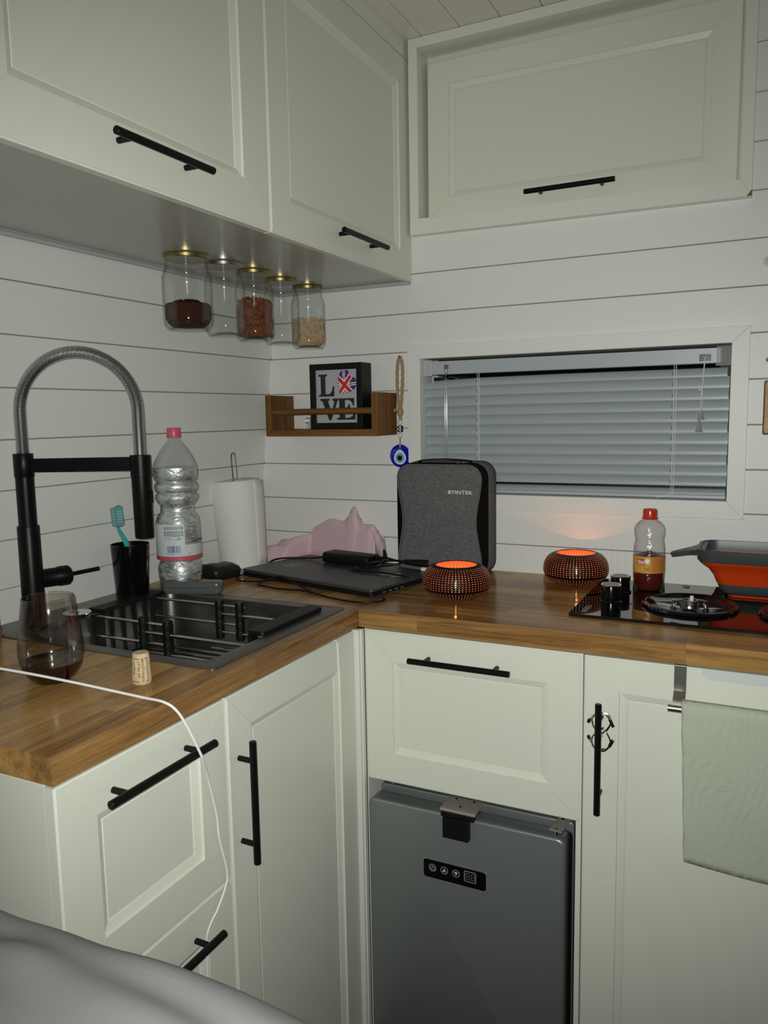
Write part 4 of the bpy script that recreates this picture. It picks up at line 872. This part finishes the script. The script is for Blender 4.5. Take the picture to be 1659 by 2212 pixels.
# ------------------------------------------------------------------ folding colander
t = thing('colander', 'orange and grey folding colander standing on the hob', 'colander', (1.46, -.11, ZH))
GR = mat('grey_rubber', (.055, .065, .068), .38); ORG = mat('orange_silicone', (.62, .050, .005), .45)
def cr(i, z, r=.035, x1=1.66): return [(a, b, z) for a, b in rrect(1.288 + i, -.182 + i * .75, x1 - i, -.02 - i * .3, max(.006, r - i * .3), 6)]
zb = ZH
mb = MB(); mb.loops([cr(.004, zb + .082), cr(.001, zb + .085), cr(.0, zb + .106), cr(-.001, zb + .109), cr(.004, zb + .110), cr(.006, zb + .108), cr(.007, zb + .085)], cap0=False, cap1=False); build('rim', mb, GR, t, smooth=50)
mb = MB(); mb.loops([cr(.043, zb + .03), cr(.040, zb + .034), cr(.034, zb + .05), cr(.024, zb + .064), cr(.013, zb + .073), cr(.006, zb + .079), cr(.0035, zb + .084), cr(.0065, zb + .086), cr(.017, zb + .073), cr(.03, zb + .062), cr(.045, zb + .034)], cap0=False, cap1=False); build('orange_wall', mb, ORG, t, smooth=50)
mb = MB(); mb.loops([cr(.060, zb + .006), cr(.052, zb + .012), cr(.046, zb + .02), cr(.0425, zb + .031), cr(.046, zb + .031), cr(.06, zb + .012)], cap0=True, cap1=True); build('base', mb, GR, t, smooth=50)
mb = MB(); mb.loops([cr(.066, zb + .0006), cr(.064, zb + .005), cr(.066, zb + .0065)]); build('foot', mb, ORG, t, smooth=30)
mb = MB()
for k in range(13): mb.lathe([(0, 0), (.0028, 0), (.0028, .0006), (0, .0006)], (1.37 + k * .014, -.1425, zb + .014), 8, M=Matrix.Rotation(PI / 2, 4, 'X'))
build('drain_holes', mb, PRINTK, t)
mb = MB(); HM = frame((1.288, -.10, zb + .0925), Vector((1, 0, .26)).normalized(), (0, 1, 0))
ho = [(.02, -.06), (.004, -.045), (-.015, -.027), (-.04, -.0165), (-.056, -.010), (-.06, 0), (-.056, .010), (-.04, .0165), (-.015, .027), (.004, .045), (.02, .06)]
hi = [(-.03, -.007), (-.043, -.006), (-.05, -.003), (-.051, 0), (-.05, .003), (-.043, .006), (-.03, .007), (-.022, .004), (-.019, 0), (-.022, -.004)]
# outer outline and slot bridged as two halves
def hz(u): return .004 - .05 * max(0, -u) * 0
for sgn in (1,):
    up_ = [(u, v) for u, v in ho if v >= 0][::-1]; lo_ = [(u, v) for u, v in ho if v <= 0]
    iu = [(-.019, 0), (-.022, .004), (-.03, .007), (-.043, .006), (-.05, .003), (-.051, 0)]; il = [(u, -v) for u, v in iu]
    for outer, inner in ((up_, iu), (lo_, il)):
        poly = outer + inner[::-1]
        mb.prism(poly if False else outer + [(-.051, 0)] + inner[::-1][1:] + [(.02, 0)], HM, 0, .0115)
build('handle', mb, GR, t, smooth=0, bevel=.002)

# ------------------------------------------------------------------ wall shelf, picture, charm
t = thing('wall_shelf', 'small stained pine spice shelf with a front rail on the wall', 'shelf', (.31, -.06, 1.265))
sx0, sx1, sd_, sz0, sz1, th = .130, .487, -.122, 1.2655, 1.381, .0185
mb = MB(); mb.prism([(sx0, sz0), (sx0 + th, sz0 + th), (sx0 + th, sz1), (sx0, sz1)], frame((0, 0, 0), (1, 0, 0), (0, 0, 1)), .0005, -sd_); build('side_board', mb, PINEZ, t, smooth=0, bevel=.0012)
mb = MB(); mb.prism([(sx1, sz0), (sx1, sz1), (sx1 - th, sz1), (sx1 - th, sz0 + th)], frame((0, 0, 0), (1, 0, 0), (0, 0, 1)), .0005, -sd_); build('side_board', mb, PINEZ, t, smooth=0, bevel=.0012)
mb = MB(); mb.prism([(sx0 + .0004, sz0), (sx1 - .0004, sz0), (sx1 - th - .0004, sz0 + th), (sx0 + th + .0004, sz0 + th)], frame((0, 0, 0), (1, 0, 0), (0, 0, 1)), .0005, -sd_); build('bottom_board', mb, PINEX, t, smooth=0, bevel=.0012)
mb = MB(); mb.cyl((sx0 + th - .002, sd_ + .012, 1.333), (sx1 - th + .002, sd_ + .012, 1.333), .0088, 16); build('rail', mb, PINEX, t)
px0, px1, pz0, pz1, py0, py1 = .259, .424, 1.2845, 1.464, -.088, -.03
t = thing('love_picture', 'black box frame with a flag heart and big letters on the shelf', 'picture', (.34, -.06, pz0))
mb = MB(); e = .017
for a, b in (((px0, py0, pz0), (px0 + e, py1, pz1)), ((px1 - e, py0, pz0), (px1, py1, pz1)), ((px0 + e, py0, pz0), (px1 - e, py1, pz0 + e)), ((px0 + e, py0, pz1 - e), (px1 - e, py1, pz1))): mb.box(a, b)
build('frame', mb, BLKM, t, smooth=0, bevel=.0008)
mb = MB(); mb.box((px0 + e - .001, py0 + .006, pz0 + e - .001), (px1 - e + .001, py0 + .009, pz1 - e + .001)); build('print_sheet', mb, mat('picture_paper', (.40, .415, .42), .6), t, smooth=0)
IW, IH = px1 - px0 - 2 * e, pz1 - pz0 - 2 * e; ix, iz = px0 + e, pz0 + e
def pf(u, v, d=0): return Vector((ix + u * IW, py0 + .0055 - d, iz + v * IH))
mb = MB()
Lp = [(.07, .92), (.28, .92), (.28, .885), (.235, .875), (.235, .545), (.33, .545), (.39, .60), (.41, .69), (.45, .69), (.45, .50), (.07, .50), (.07, .535), (.12, .545), (.12, .875), (.07, .885)]
Vp = [(.10, .46), (.33, .46), (.33, .425), (.29, .415), (.37, .19), (.44, .39), (.43, .415), (.39, .425), (.39, .46), (.55, .46), (.55, .425), (.52, .41), (.36, .045), (.31, .045), (.15, .41), (.10, .425)]
Ep = [(.555, .46), (.92, .46), (.92, .32), (.885, .32), (.86, .39), (.79, .425), (.70, .425), (.70, .285), (.76, .29), (.79, .345), (.82, .345), (.82, .175), (.79, .175), (.76, .235), (.70, .24), (.70, .09), (.80, .09), (.88, .13), (.91, .20), (.945, .20), (.945, .055), (.50, .055), (.50, .085), (.56, .095), (.56, .415), (.555, .425)]
for P in (Lp, Vp, Ep): mb.add([pf(u, v) for u, v in P], [list(range(len(P)))], 0)
build('lettering', mb, PRINTK, t, smooth=0)
mb = MB(); N = 84; u0_, u1_, v0_, v1_ = .44, .975, .455, .985; ca, sa = math.cos(-PI / 4), math.sin(-PI / 4)
idx = {}
for i in range(N):
    for j in range(N):
        U_ = (i + .5) / N * 2 - 1; V_ = (j + .5) / N * 2 - 1
        x_ = (U_ * ca - V_ * sa) * 1.25; y_ = (U_ * sa + V_ * ca) * 1.25
        x_, y_ = (U_ * math.cos(.72) - V_ * math.sin(.72)), (U_ * math.sin(.72) + V_ * math.cos(.72))
        hx, hy = x_ * 1.27, y_ * 1.24 + .08
        if (hx * hx + hy * hy - .9) ** 3 - 1.1 * hx * hx * hy ** 3 > 0: continue
        c_ = 0
        d1 = abs(hx - hy) / 1.414; d2 = abs(hx + hy) / 1.414
        if min(d1, d2) < .13: c_ = 1
        if min(d1, d2) < .055: c_ = 2
        if min(abs(hx), abs(hy)) < .27: c_ = 1
        if min(abs(hx), abs(hy)) < .17: c_ = 2
        q = []
        for a, b in ((i, j), (i + 1, j), (i + 1, j + 1), (i, j + 1)):
            if (a, b) not in idx: idx[(a, b)] = len(mb.v); mb.v.append(pf(u0_ + (u1_ - u0_) * a / N, v0_ + (v1_ - v0_) * b / N, .0002))
            q.append(idx[(a, b)])
        mb.f.append(q); mb.m.append(c_)
build('flag_heart', mb, [PRINTB, PRINTW, PRINTR], t, smooth=0)
t = thing('clear_figurine', 'small clear plastic clip standing on the shelf beside the picture', 'ornament', (.235, -.06, 1.2845))
mb = MB(); mb.box((.225, -.075, 1.2845), (.25, -.06, 1.298)); mb.prism(rrect(.232, 1.298, .247, 1.318, .007, 4), frame((0, -.075, 0), (1, 0, 0), (0, 0, 1)), -.012, 0); build('body', mb, CLEAR, t, smooth=0)
mb = MB(); mb.lathe([(0, 0), (.0025, .001), (0, .004)], (.24, -.077, 1.302), 10); build('bead', mb, PRINTB, t)
t = thing('evil_eye_charm', 'blue glass eye charm on a jute cord by the window', 'charm', (.50, -.012, 1.206))
JU = mat('jute', (.36, .26, .155), .95, bump=(260, 1.0, (1, 1, .3)), spec=.1)
mb = MB()
def rope(P, r=.0042):
    Q = smoothpath(P, 10); mb.tube(Q, lambda s: r, 8)
    for ph in (0, 2.1, 4.2):
        W_ = []
        for i, p in enumerate(Q): a = i * .55 + ph; W_.append(p + Vector((r * .75 * math.cos(a), r * .75 * math.sin(a), 0)))
        mb.tube(W_, r * .45, 5)
rope([(.5015, -.012, 1.335), (.497, -.012, 1.36), (.494, -.011, 1.41), (.4955, -.010, 1.455), (.5025, -.010, 1.476), (.510, -.010, 1.455), (.5105, -.011, 1.41), (.507, -.012, 1.36), (.5035, -.012, 1.335)])
mb.lathe([(0, -.013), (.006, -.011), (.0092, -.003), (.0086, .005), (.0055, .011), (0, .012)], (.5025, -.012, 1.328), 12); mb.tube([(.497, -.018, 1.332), (.491, -.02, 1.335), (.487, -.02, 1.330)], .0035, 8); mb.tube([(.5025, -.012, 1.32), (.503, -.012, 1.305)], .005, 8)
mb.tube([(.502, -.012, 1.31), (.5005, -.012, 1.236), (.5, -.012, 1.228)], .0022, 8); build('cord', mb, JU, t)
for z_ in (1.299, 1.264): mb = MB(); mb.lathe([(0, -.0078), (.0045, -.0065), (.0078, 0), (.0045, .0065), (0, .0078)], (.502, -.012, z_), 20); build('white_bead', mb, mat('white_bead', (.7, .7, .72), .2), t, smooth=80)
EB = mat('cobalt_glass', (.005, .008, .42), .08, spec=.8); EW = mat('eye_white', (.72, .76, .8), .15); EL = mat('eye_light_blue', (.16, .42, .55), .15); EK = mat('eye_pupil', (.004, .005, .012), .1)
mb = MB(); mb.lathe([(.0, -.0085), (.0075, -.0085), (.0082, -.0078), (.0082, .0078), (.0075, .0085), (0, .0085)], (.502, -.012, 1.2815), 20); k_ = build('eye_bead', mb, mat('navy_glass', (.004, .005, .035), .15), t)
mb = MB()
for r_, mi, d in ((.0052, 0, 0), (.0038, 1, .0002), (.0022, 2, .0004)): mb.flat([(r_ * math.cos(2 * PI * k / 18), r_ * math.sin(2 * PI * k / 18)) for k in range(18)], frame((.504, -.0204 - d, 1.2815), (1, 0, 0), (0, 0, 1)), 0, mi)
build('bead_eye', mb, [EW, EL, EK], k_, smooth=0)
EM = frame((.4985, -.0045, 1.2065), (1, 0, 0), (0, 0, 1))
def ed(r, z): return [EM @ Vector((r * math.cos(2 * PI * k / 40), r * 1.03 * math.sin(2 * PI * k / 40), z)) for k in range(40)]
mb = MB(); mb.loops([ed(.028, 0), ed(.031, .002), ed(.031, .004), ed(.027, .0062), ed(.012, .0072), ed(.001, .0075)]); build('blue_disc', mb, EB, t, smooth=60)
mb = MB()
for (r_, mi, d, sy, tip) in ((.0185, 0, .0078, 1.0, .25), (.0135, 1, .0083, 1.0, .12), (.0075, 2, .0088, 1.0, 0)):
    P = []
    for k in range(32): a = 2 * PI * k / 32; P.append((r_ * math.cos(a) + .001, r_ * math.sin(a) * (1 + tip * max(0, math.sin(a)) ** 4) - .0055))
    mb.loops([[EM @ Vector((u, v, d - .0012)) for u, v in P], [EM @ Vector((u, v, d)) for u, v in P]], mi)
build('eye_rings', mb, [EW, EL, EK], t, smooth=30)
mb = MB(); mb.cyl((.5025, -.0, 1.4785), (.5025, -.016, 1.479), .0022, 8); tag(build('nail', mb, BLKM), 'small dark nail in the wall holding the eye charm', 'nail')
# plaque at the right of the window
t = thing('wooden_plaque', 'wooden framed plaque on the wall beyond the window casing', 'plaque', (1.49, -.008, 1.32))
mb = MB(); mb.prism(rrect(1.4075, 1.2605, 1.57, 1.3825, .004, 3), frame((0, 0, 0), (1, 0, 0), (0, 0, 1)), .0004, .012); build('board', mb, PINEX, t, smooth=0, bevel=.001)
mb = MB(); mb.prism(rrect(1.411, 1.2645, 1.566, 1.379, .003, 3), frame((0, 0, 0), (1, 0, 0), (0, 0, 1)), .0121, .0128); build('face', mb, wood('pale_pine', (.42, .27, .15), (.66, .5, .33), 0, .6, rnd=.2), t, smooth=0)
mb = MB(); mb.tube(smoothpath([(1.411, -.0, 1.432), (1.411, -.008, 1.43), (1.413, -.012, 1.424), (1.418, -.010, 1.42)], 5), .0024, 8); tag(build('wall_hook', mb, STEEL), 'small grey screw hook in the wall above the plaque', 'hook')

# ------------------------------------------------------------------ venetian blind
t = thing('venetian_blind', 'pale blue slatted blind hanging inside the window casing', 'blind', (.95, .035, WZ1))
mb = MB(); mb.box((.588, .012, 1.427), (1.318, .05, 1.4625)); build('head_rail', mb, SLATW, t, smooth=0, bevel=.0015)
mb = MB(); mb.box((.5645, .008, 1.4235), (.589, .054, 1.466)); mb.box((.588, .014, 1.461), (.605, .05, 1.4645)); mb.box((.588, .014, 1.4195), (.605, .05, 1.424)); mb.cyl((.584, .03, 1.424), (.584, .03, 1.405), .003, 8); build('bracket', mb, SLATW, t, smooth=0, bevel=.001)
mb = MB(); mb.box((1.305, .009, 1.423), (1.337, .054, 1.4665)); mb.box((1.314, .004, 1.429), (1.327, .009, 1.462)); mb.cyl((1.304, .008, 1.4225), (1.337, .008, 1.4225), .0025, 8); build('bracket', mb, CLEAR, t, smooth=0, bevel=.001)
sz = [1.4175, 1.397, 1.3705, 1.344, 1.318, 1.2915, 1.265, 1.2385, 1.2135, 1.188, 1.162, 1.131]
def slat(zt, hgt, dl=0, x0=.5645, x1=1.3355):
    mb = MB(); n = 7; rows = [(.0225 + .0115 * (1 - k / n) ** 1.9 + .0016 * (k / n) ** 4, -hgt * k / n) for k in range(n + 1)]
    prof = rows + [(y + .0007, z) for y, z in rows[::-1]]
    ls = []
    for x_, dz in ((x0, -dl), (x0 + (x1 - x0) * .2, -dl * .25), (x0 + (x1 - x0) * .5, 0), (x1, 0)): ls.append([(x_, y, zt + z + dz) for y, z in prof])
    mb.loops(ls); build('slat', mb, SLAT, t, smooth=50)
for i, z_ in enumerate(sz):
    h_ = [.0215, .0275, .0275, .0270, .0272, .0275, .0272, .0262, .0265, .0262, .0245, .0150][i]
    slat(z_, h_, dl=(.007 if i == 0 else .003 if i < 4 else .001), x1=1.3355 - (.006 if i == 0 else .001 * (i % 3)))
mb = MB(); mb.box((.566, .018, 1.1075), (1.335, .040, 1.1165)); build('bottom_rail', mb, SLATW, t, smooth=0, bevel=.002)
for lx in (.717, 1.2125):
    mb = MB(); 
    for dx, yy in ((0, .0175), (.005, .0175)): mb.tube([(lx + dx, yy, 1.43), (lx + dx + .0012, yy - .001, 1.3), (lx + dx - .0005, yy, 1.115)], .0008, 6)
    for k in range(12): mb.box((lx - .004, .0212, 1.402 - k * .0258), (lx - .0028, .0222, 1.410 - k * .0258), 1)
    build('ladder_cord', mb, [CORD, PRINTK], t)
mb = MB(); mb.tube(smoothpath([(1.2125, .0175, 1.128), (1.208, .014, 1.118), (1.198, .012, 1.112), (1.18, .012, 1.108)], 5), .0008, 6); build('loose_cord', mb, CORD, t)
mb = MB(); mb.box((.6255, .006, 1.195), (.6345, .011, 1.412)); k_ = build('tilt_wand', mb, CLEAR, t, smooth=0, bevel=.0015)
mb = MB(); mb.box((.6275, .004, 1.441), (.6375, .012, 1.452)); mb.tube([(.6325, .008, 1.446), (.632, .006, 1.43), (.6305, .007, 1.423)], .0042, 10, r2=.002); mb.tube(smoothpath([(.6305, .007, 1.424), (.628, .007, 1.414), (.630, .007, 1.408), (.6315, .007, 1.414), (.6305, .007, 1.42)], 5), .001, 6); build('wand_hook', mb, mat('wand_metal', (.25, .24, .22), .3, .7), k_)
mb = MB(); mb.box((1.268, .0105, 1.432), (1.293, .0125, 1.4475)); build('cord_lock', mb, mat('lock_brown', (.06, .045, .035), .25, .3), t, smooth=0, bevel=.001)
mb = MB(); mb.box((1.264, .009, 1.4478), (1.297, .012, 1.449)); mb.box((1.270, .008, 1.431), (1.291, .0105, 1.4325)); build('lock_trim', mb, CHROME, t, smooth=0)
mb = MB(); P = [(1.281, .008, 1.442), (1.2805, .004, 1.43), (1.2785, .004, 1.40), (1.2765, .004, 1.358)]
mb.tube(smoothpath(P, 5), .0013, 6); mb.tube([(1.2765, .004, 1.358), (1.274, .004, 1.33), (1.2735, .004, 1.29)], .0008, 6); mb.tube([(1.277, .004, 1.358), (1.279, .004, 1.335), (1.2765, .004, 1.31)], .0008, 6)
for p in ((1.273, .004, 1.366), (1.277, .0035, 1.356)): mb.lathe([(0, -.003), (.004, -.001), (.004, .001), (0, .003)], p, 10)
mb.tube([(1.273, .004, 1.366), (1.268, .003, 1.3685)], .001, 6); build('pull_cord', mb, CORD, t)
for p, h_ in (((1.276, .006, 1.296), .024), ((1.2725, .002, 1.267), .030)): mb = MB(); mb.lathe([(.0025, h_), (.0055, h_ * .35), (.0085, .0), (.0075, .0), (.002, h_ * .95)], p, 16); build('tassel', mb, CLEAR, t, smooth=40)

# ------------------------------------------------------------------ fridge
t = thing('fridge', 'grey compact fridge with a small control panel under the flap', 'fridge', (.87, -.3, -.22))
FG = mat('fridge_grey', (.245, .262, .262), .38, .55, bump=(900, .05)); 
mb = MB(); mb.prism(rrect(.656, -.20, 1.096, .487, .008, 4), frame((0, 0, 0), (1, 0, 0), (0, 0, 1)), .06, .475); build('body', mb, FG, t, smooth=30, bevel=.002)
mb = MB(); mb.prism(rrect(.652, -.18, 1.094, .470, .012, 5), frame((0, -.483, 0), (1, 0, 0), (0, 0, 1)), -.006, .0); build('seal', mb, BLKM, t)
def fd(y, i): return [(a, y, b) for a, b in rrect(.6495 + i, -.19 + i, 1.090 - i, .474 - i, .016, 6)]
mb = MB(); mb.loops([fd(-.4835, .001), fd(-.485, 0), fd(-.522, 0), fd(-.5255, .0015), fd(-.5268, .005)]); d = build('door', mb, FG, t, smooth=50)
fy = -.5271
def fp(u, v, d=0): return Vector((u, fy - d, v))
FM = frame((0, fy, 0), (1, 0, 0), (0, 0, 1))
mb = MB(); mb.prism(rrect(.7835, .3225, .9255, .3635, .006, 4), FM, 0, .0012); mb.prism(rrect(.7815, .3205, .9275, .3655, .007, 4), FM, -.0005, .0006, 1); k_ = build('control_panel', mb, [BLKP, mat('panel_edge', (.4, .4, .38), .3, .6)], d, smooth=0)
PG = mat('panel_print', (.42, .43, .42), .5)
mb = MB(); F2 = frame((0, fy - .0013, 0), (1, 0, 0), (0, 0, 1))
def ringflat(u, v, r0, r1, a0=0, a1=2 * PI, n=28): mb.add([F2 @ Vector((u + r_ * math.cos(a0 + (a1 - a0) * k / n), v + r_ * math.sin(a0 + (a1 - a0) * k / n), 0)) for k in range(n + 1) for r_ in (r0, r1)], [(2 * k, 2 * k + 2, 2 * k + 3, 2 * k + 1) for k in range(n)])
for u in (.8045, .8315, .8585): ringflat(u, .346, .0075, .0085)
ringflat(.8045, .3455, .0040, .0052, PI / 2 + .6, PI * 2.5 - .6); mb.flat([(.8038, .3455), (.8052, .3455), (.8052, .3515), (.8038, .3515)], F2)
mb.flat([(.8265, .3425), (.8365, .3425), (.8315, .3515)], F2); mb.flat([(.8535, .3495), (.8585, .3405), (.8635, .3495)], F2)
x0_, x1_, y0_, y1_ = .877, .9035, .334, .358
for P in ([(x0_, y0_), (x1_, y0_), (x1_, y0_ + .0012), (x0_, y0_ + .0012)], [(x0_, y1_ - .0012), (x1_, y1_ - .0012), (x1_, y1_), (x0_, y1_)], [(x0_, y0_), (x0_ + .0012, y0_), (x0_ + .0012, y1_), (x0_, y1_)], [(x1_ - .0012, y0_), (x1_, y0_), (x1_, y1_), (x1_ - .0012, y1_)]): mb.flat(P, F2)
build('panel_symbols', mb, PG, k_ if False else d, smooth=0)
mb = MB()
for cx_ in (.8845, .8965):
    a, b, hh_, q = cx_ - .0035, cx_ + .0035, .0068, .0006
    for zc_ in (.346 - hh_, .346, .346 + hh_): mb.flat([(a, zc_ - q), (b, zc_ - q), (b, zc_ + q), (a, zc_ + q)], F2)
    for xx in (a, b):
        for z0_ in (.346 - hh_, .346): mb.flat([(xx - q, z0_ + .0008), (xx + q, z0_ + .0008), (xx + q, z0_ + hh_ - .0008), (xx - q, z0_ + hh_ - .0008)], F2)
mb.flat([(.8898, .3385), (.8912, .3385), (.8912, .3399), (.8898, .3399)], F2)
build('digits', mb, mat('dim_digits', (.16, .17, .17), .5), d, smooth=0)
mb = MB(); mb.box((.826, -.535, .4895), (.905, -.478, .4915)); mb.box((.826, -.5365, .4865), (.905, -.535, .4915)); cb = build('catch_bracket', mb, mat('bracket_steel', (.42, .38, .33), .4, .35), t, smooth=0, bevel=.0006)
mb = MB(); 
for x_, y_ in ((.845, -.488), (.885, -.488), (.865, -.518)): mb.lathe([(0, .4917), (.0035, .4917), (.003, .4937), (0, .494)], (x_, y_, 0), 12)
build('screw', mb, CHROME, cb)
mb = MB(); mb.box((.829, -.54, .4755), (.903, -.524, .4865)); mb.box((.834, -.5435, .4305), (.892, -.5285, .4755)); build('catch', mb, BLKM, t, smooth=0, bevel=.0015)
mb = MB(); Mh = Matrix.Translation((1.072, -.50, .4885)) @ Matrix.Rotation(-.12, 4, 'Z'); mb.box((-.012, -.026, 0), (.014, .045, .002), 0, Mh); k_ = build('hinge_plate', mb, mat('hinge_steel', (.42, .39, .34), .4, .35), t, smooth=0, bevel=.0005)
mb = MB(); mb.lathe([(0, .4905), (.0042, .4905), (.0036, .493), (0, .4935)], (1.0735, -.478, 0), 12); mb.lathe([(0, .4905), (.003, .4905), (.002, .4915), (0, .4915)], (1.07, -.518, 0), 12); mb.cyl((1.07, -.518, .474), (1.07, -.518, .4885), .003, 8); build('screw', mb, CHROME, k_)
mb = MB(); mb.lathe([(0, .4872), (.0045, .4872), (.0038, .4895), (0, .49)], (.685, -.466, 0), 12); build('screw', mb, CHROME, t)

# ------------------------------------------------------------------ door hooks, towel bar, towel, plastic lip
def shook(z, label, flip):
    t = thing('wire_hook', label, 'hook', (1.155, -.53, z), 'wire hooks on the hob unit handle')
    s = -1 if flip else 1; yy = -.5275
    P = [(-.0235, -.012), (-.02, -.004), (-.012, .006), (.002, .0115), (.014, .008), (.019, -.004), (.013, -.02), (.002, -.03), (-.007, -.034)]
    Q = [(.024, -.012), (.016, .004), (.006, .0125), (-.008, .010), (-.0155, -.002), (-.0125, -.016), (-.002, -.028), (.006, -.034)]
    for k, L_ in enumerate((P, Q)):
        mb = MB(); W_ = smoothpath([(1.1565 + u, yy - .0055 - .005 * k, z + s * v) for u, v in L_], 6); mb.tube(W_, .0019, 8); wi = build('wire', mb, CHROME, t)
        mb = MB(); mb.tube([W_[0], W_[5]], .0031, 8); build('rubber_tip', mb, BLKM, wi)
shook(.7415, 'upper chrome wire hook with black tips behind the hob unit handle', False)
shook(.6915, 'lower chrome wire hook, upside down, behind the hob unit handle', True)
t = thing('towel_bar', 'steel over-door bar with a flat strap on the hob unit', 'towel bar', (1.3, -.55, .79))
mb = MB(); yy = yb - .0012; P = [(yb + .004, .8595), (yy, .8592), (yy - .0005, .812), (yy - .018, .799), (yy - .037, .797)]
mb.loops([[(1.2845, a, b), (1.3055, a, b), (1.3055, a - .0012, b - .0006), (1.2845, a - .0012, b - .0006)] for a, b in P]); build('strap', mb, STEEL, t, smooth=0)
mb = MB(); mb.cyl((1.279, yy - .037, .7905), (1.66, yy - .037, .7905), .0068, 20); build('bar', mb, STEEL, t)
mb = MB(); NX, NZ = 60, 46; vs = []; yc = yy - .037
def twf(x, s):
    L0, L1, top = .291 + .006 * math.sin((x - 1.3) * 16 - .5) + .004 * max(0, (x - 1.36)), .27, .7995
    if s < .53: f = s / .53; z = top - L0 * (1 - f); y = yc - .011 - .002 * math.sin(x * 30 + 1) * (1 - f) - .0008 * math.sin(38 * x + 9 * f); return (y, z)
    if s < .59: f = (s - .53) / .06; a = PI * f; return (yc - .011 * math.cos(a), top + .0095 * math.sin(a))
    f = (s - .59) / .41; return (yc + .011, top - L1 * f)
for i in range(NX + 1):
    x = 1.302 + .36 * i / NX
    for j in range(NZ + 1):
        y, z = twf(x, j / NZ); e = .0006 * math.sin(z * 90) + .012 * max(0, (.8 - z)) / .3 if i < 2 else .0118 * max(0, (.8 - z)) / .3
        vs.append((x + e * (1 - i / NX), y, z))
mb.add(vs, [(i * (NZ + 1) + j, (i + 1) * (NZ + 1) + j, (i + 1) * (NZ + 1) + j + 1, i * (NZ + 1) + j + 1) for i in range(NX) for j in range(NZ)])
tm = mat('sage_terry', (.47, .50, .405), .95, spec=.1, bump=(420, .7)); tt, n, l, p = nodes(tm)
tc = n.new('ShaderNodeTexCoord'); wv = n.new('ShaderNodeTexWave'); wv.inputs['Scale'].default_value = 18; wv.inputs['Distortion'].default_value = 14; wv.inputs['Detail'].default_value = 2; wv.inputs['Detail Scale'].default_value = .6; l.new(tc.outputs['Object'], wv.inputs['Vector'])
b2_ = n.new('ShaderNodeBump'); b2_.inputs['Strength'].default_value = .3; b2_.inputs['Distance'].default_value = .0025; l.new(wv.outputs['Fac'], b2_.inputs['Height'])
old = p.inputs['Normal'].links[0].from_node; l.new(old.outputs[0], b2_.inputs['Normal']); l.new(b2_.outputs[0], p.inputs['Normal'])
o = build('hand_towel', mb, tm, smooth=80); tag(o, 'sage grey terry towel folded over the bar on the hob unit', 'towel'); o.modifiers.new('s', 'SOLIDIFY').thickness = .004
mb = MB(); mb.prism([(1.330, .8588)] + [(1.330 + .02 - .02 * math.cos(a), .8475 - .0085 * math.sin(a) * 0 - .009 * math.sin(a)) for a in (0, .4, .8, 1.2, PI / 2)] + [(1.44, .838), (1.453, .842), (1.456, .8588)], frame((0, yb, 0), (1, 0, 0), (0, 0, 1)), .0002, .0022)
tag(build('plastic_lip', mb, mat('pale_plastic', (.60, .64, .62), .3), None, smooth=0), 'pale rounded plastic strip on the hob unit below the worktop', 'strip')

# ------------------------------------------------------------------ bed
t = thing('bed', 'bed platform with a grey cover at the foot of the drawers', 'bed', (.6, -2.1, -.22))
mb = MB(); mb.box((.02, -3.05, FZ), (1.3, -1.46, .45)); build('platform', mb, CAB, t, smooth=0)
mb = MB(); mb.prism(rrect(.04, -3.0, 1.28, -1.46, .05, 4), Matrix.Identity(4), .45, .64); build('mattress', mb, PAPER, t, smooth=40)
mb = MB(); NX, NY = 90, 90; vs = []
def bz(x, y):
    s = -1.385 - y; e = min(1, max(0, s) / .11)
    z = .786 - .15 * (1 - math.sqrt(max(0, 1 - (1 - e) ** 2))) 
    z += .010 * math.sin(5.2 * x + 3 * y + .6) * e + .0022 * math.sin(33 * x + 21 * y + 2 * math.sin(9 * x)) * e + .0016 * math.sin(-41 * x + 60 * y + 3 * math.sin(7 * x)) * e + .008 * math.sin(11 * x - 7 * y) * e
    z += .009 * math.exp(-((y + 1.50 + .10 * (x - .6)) / .028) ** 2) * e - .008 * math.exp(-((y + 1.46 + .1 * (x - .6)) / .02) ** 2) * e
    z -= .05 * max(0, x - 1.0)
    return z
for i in range(NX + 1):
    x = .02 + 1.27 * i / NX
    for j in range(NY + 1):
        q = (j / NY) ** 1.7; y = -1.384 - 1.6 * q; vs.append((x, y, bz(x, y)))
mb.add(vs, [(i * (NY + 1) + j, (i + 1) * (NY + 1) + j, (i + 1) * (NY + 1) + j + 1, i * (NY + 1) + j + 1) for i in range(NX) for j in range(NY)])
ls = []
for i in range(NX + 1): x = .02 + 1.27 * i / NX; ls += [(x, -1.384, bz(x, -1.384)), (x, -1.385, .3)]
mb.add(ls, [(2 * i, 2 * i + 2, 2 * i + 3, 2 * i + 1) for i in range(NX)])
o = build('grey_duvet', mb, mat('grey_bedding', (.31, .295, .30), .9, spec=.1, bump=(30, .25)), smooth=80); tag(o, 'rumpled grey duvet on the bed in front of the drawers', 'duvet'); o.modifiers.new('s', 'SOLIDIFY').thickness = .006
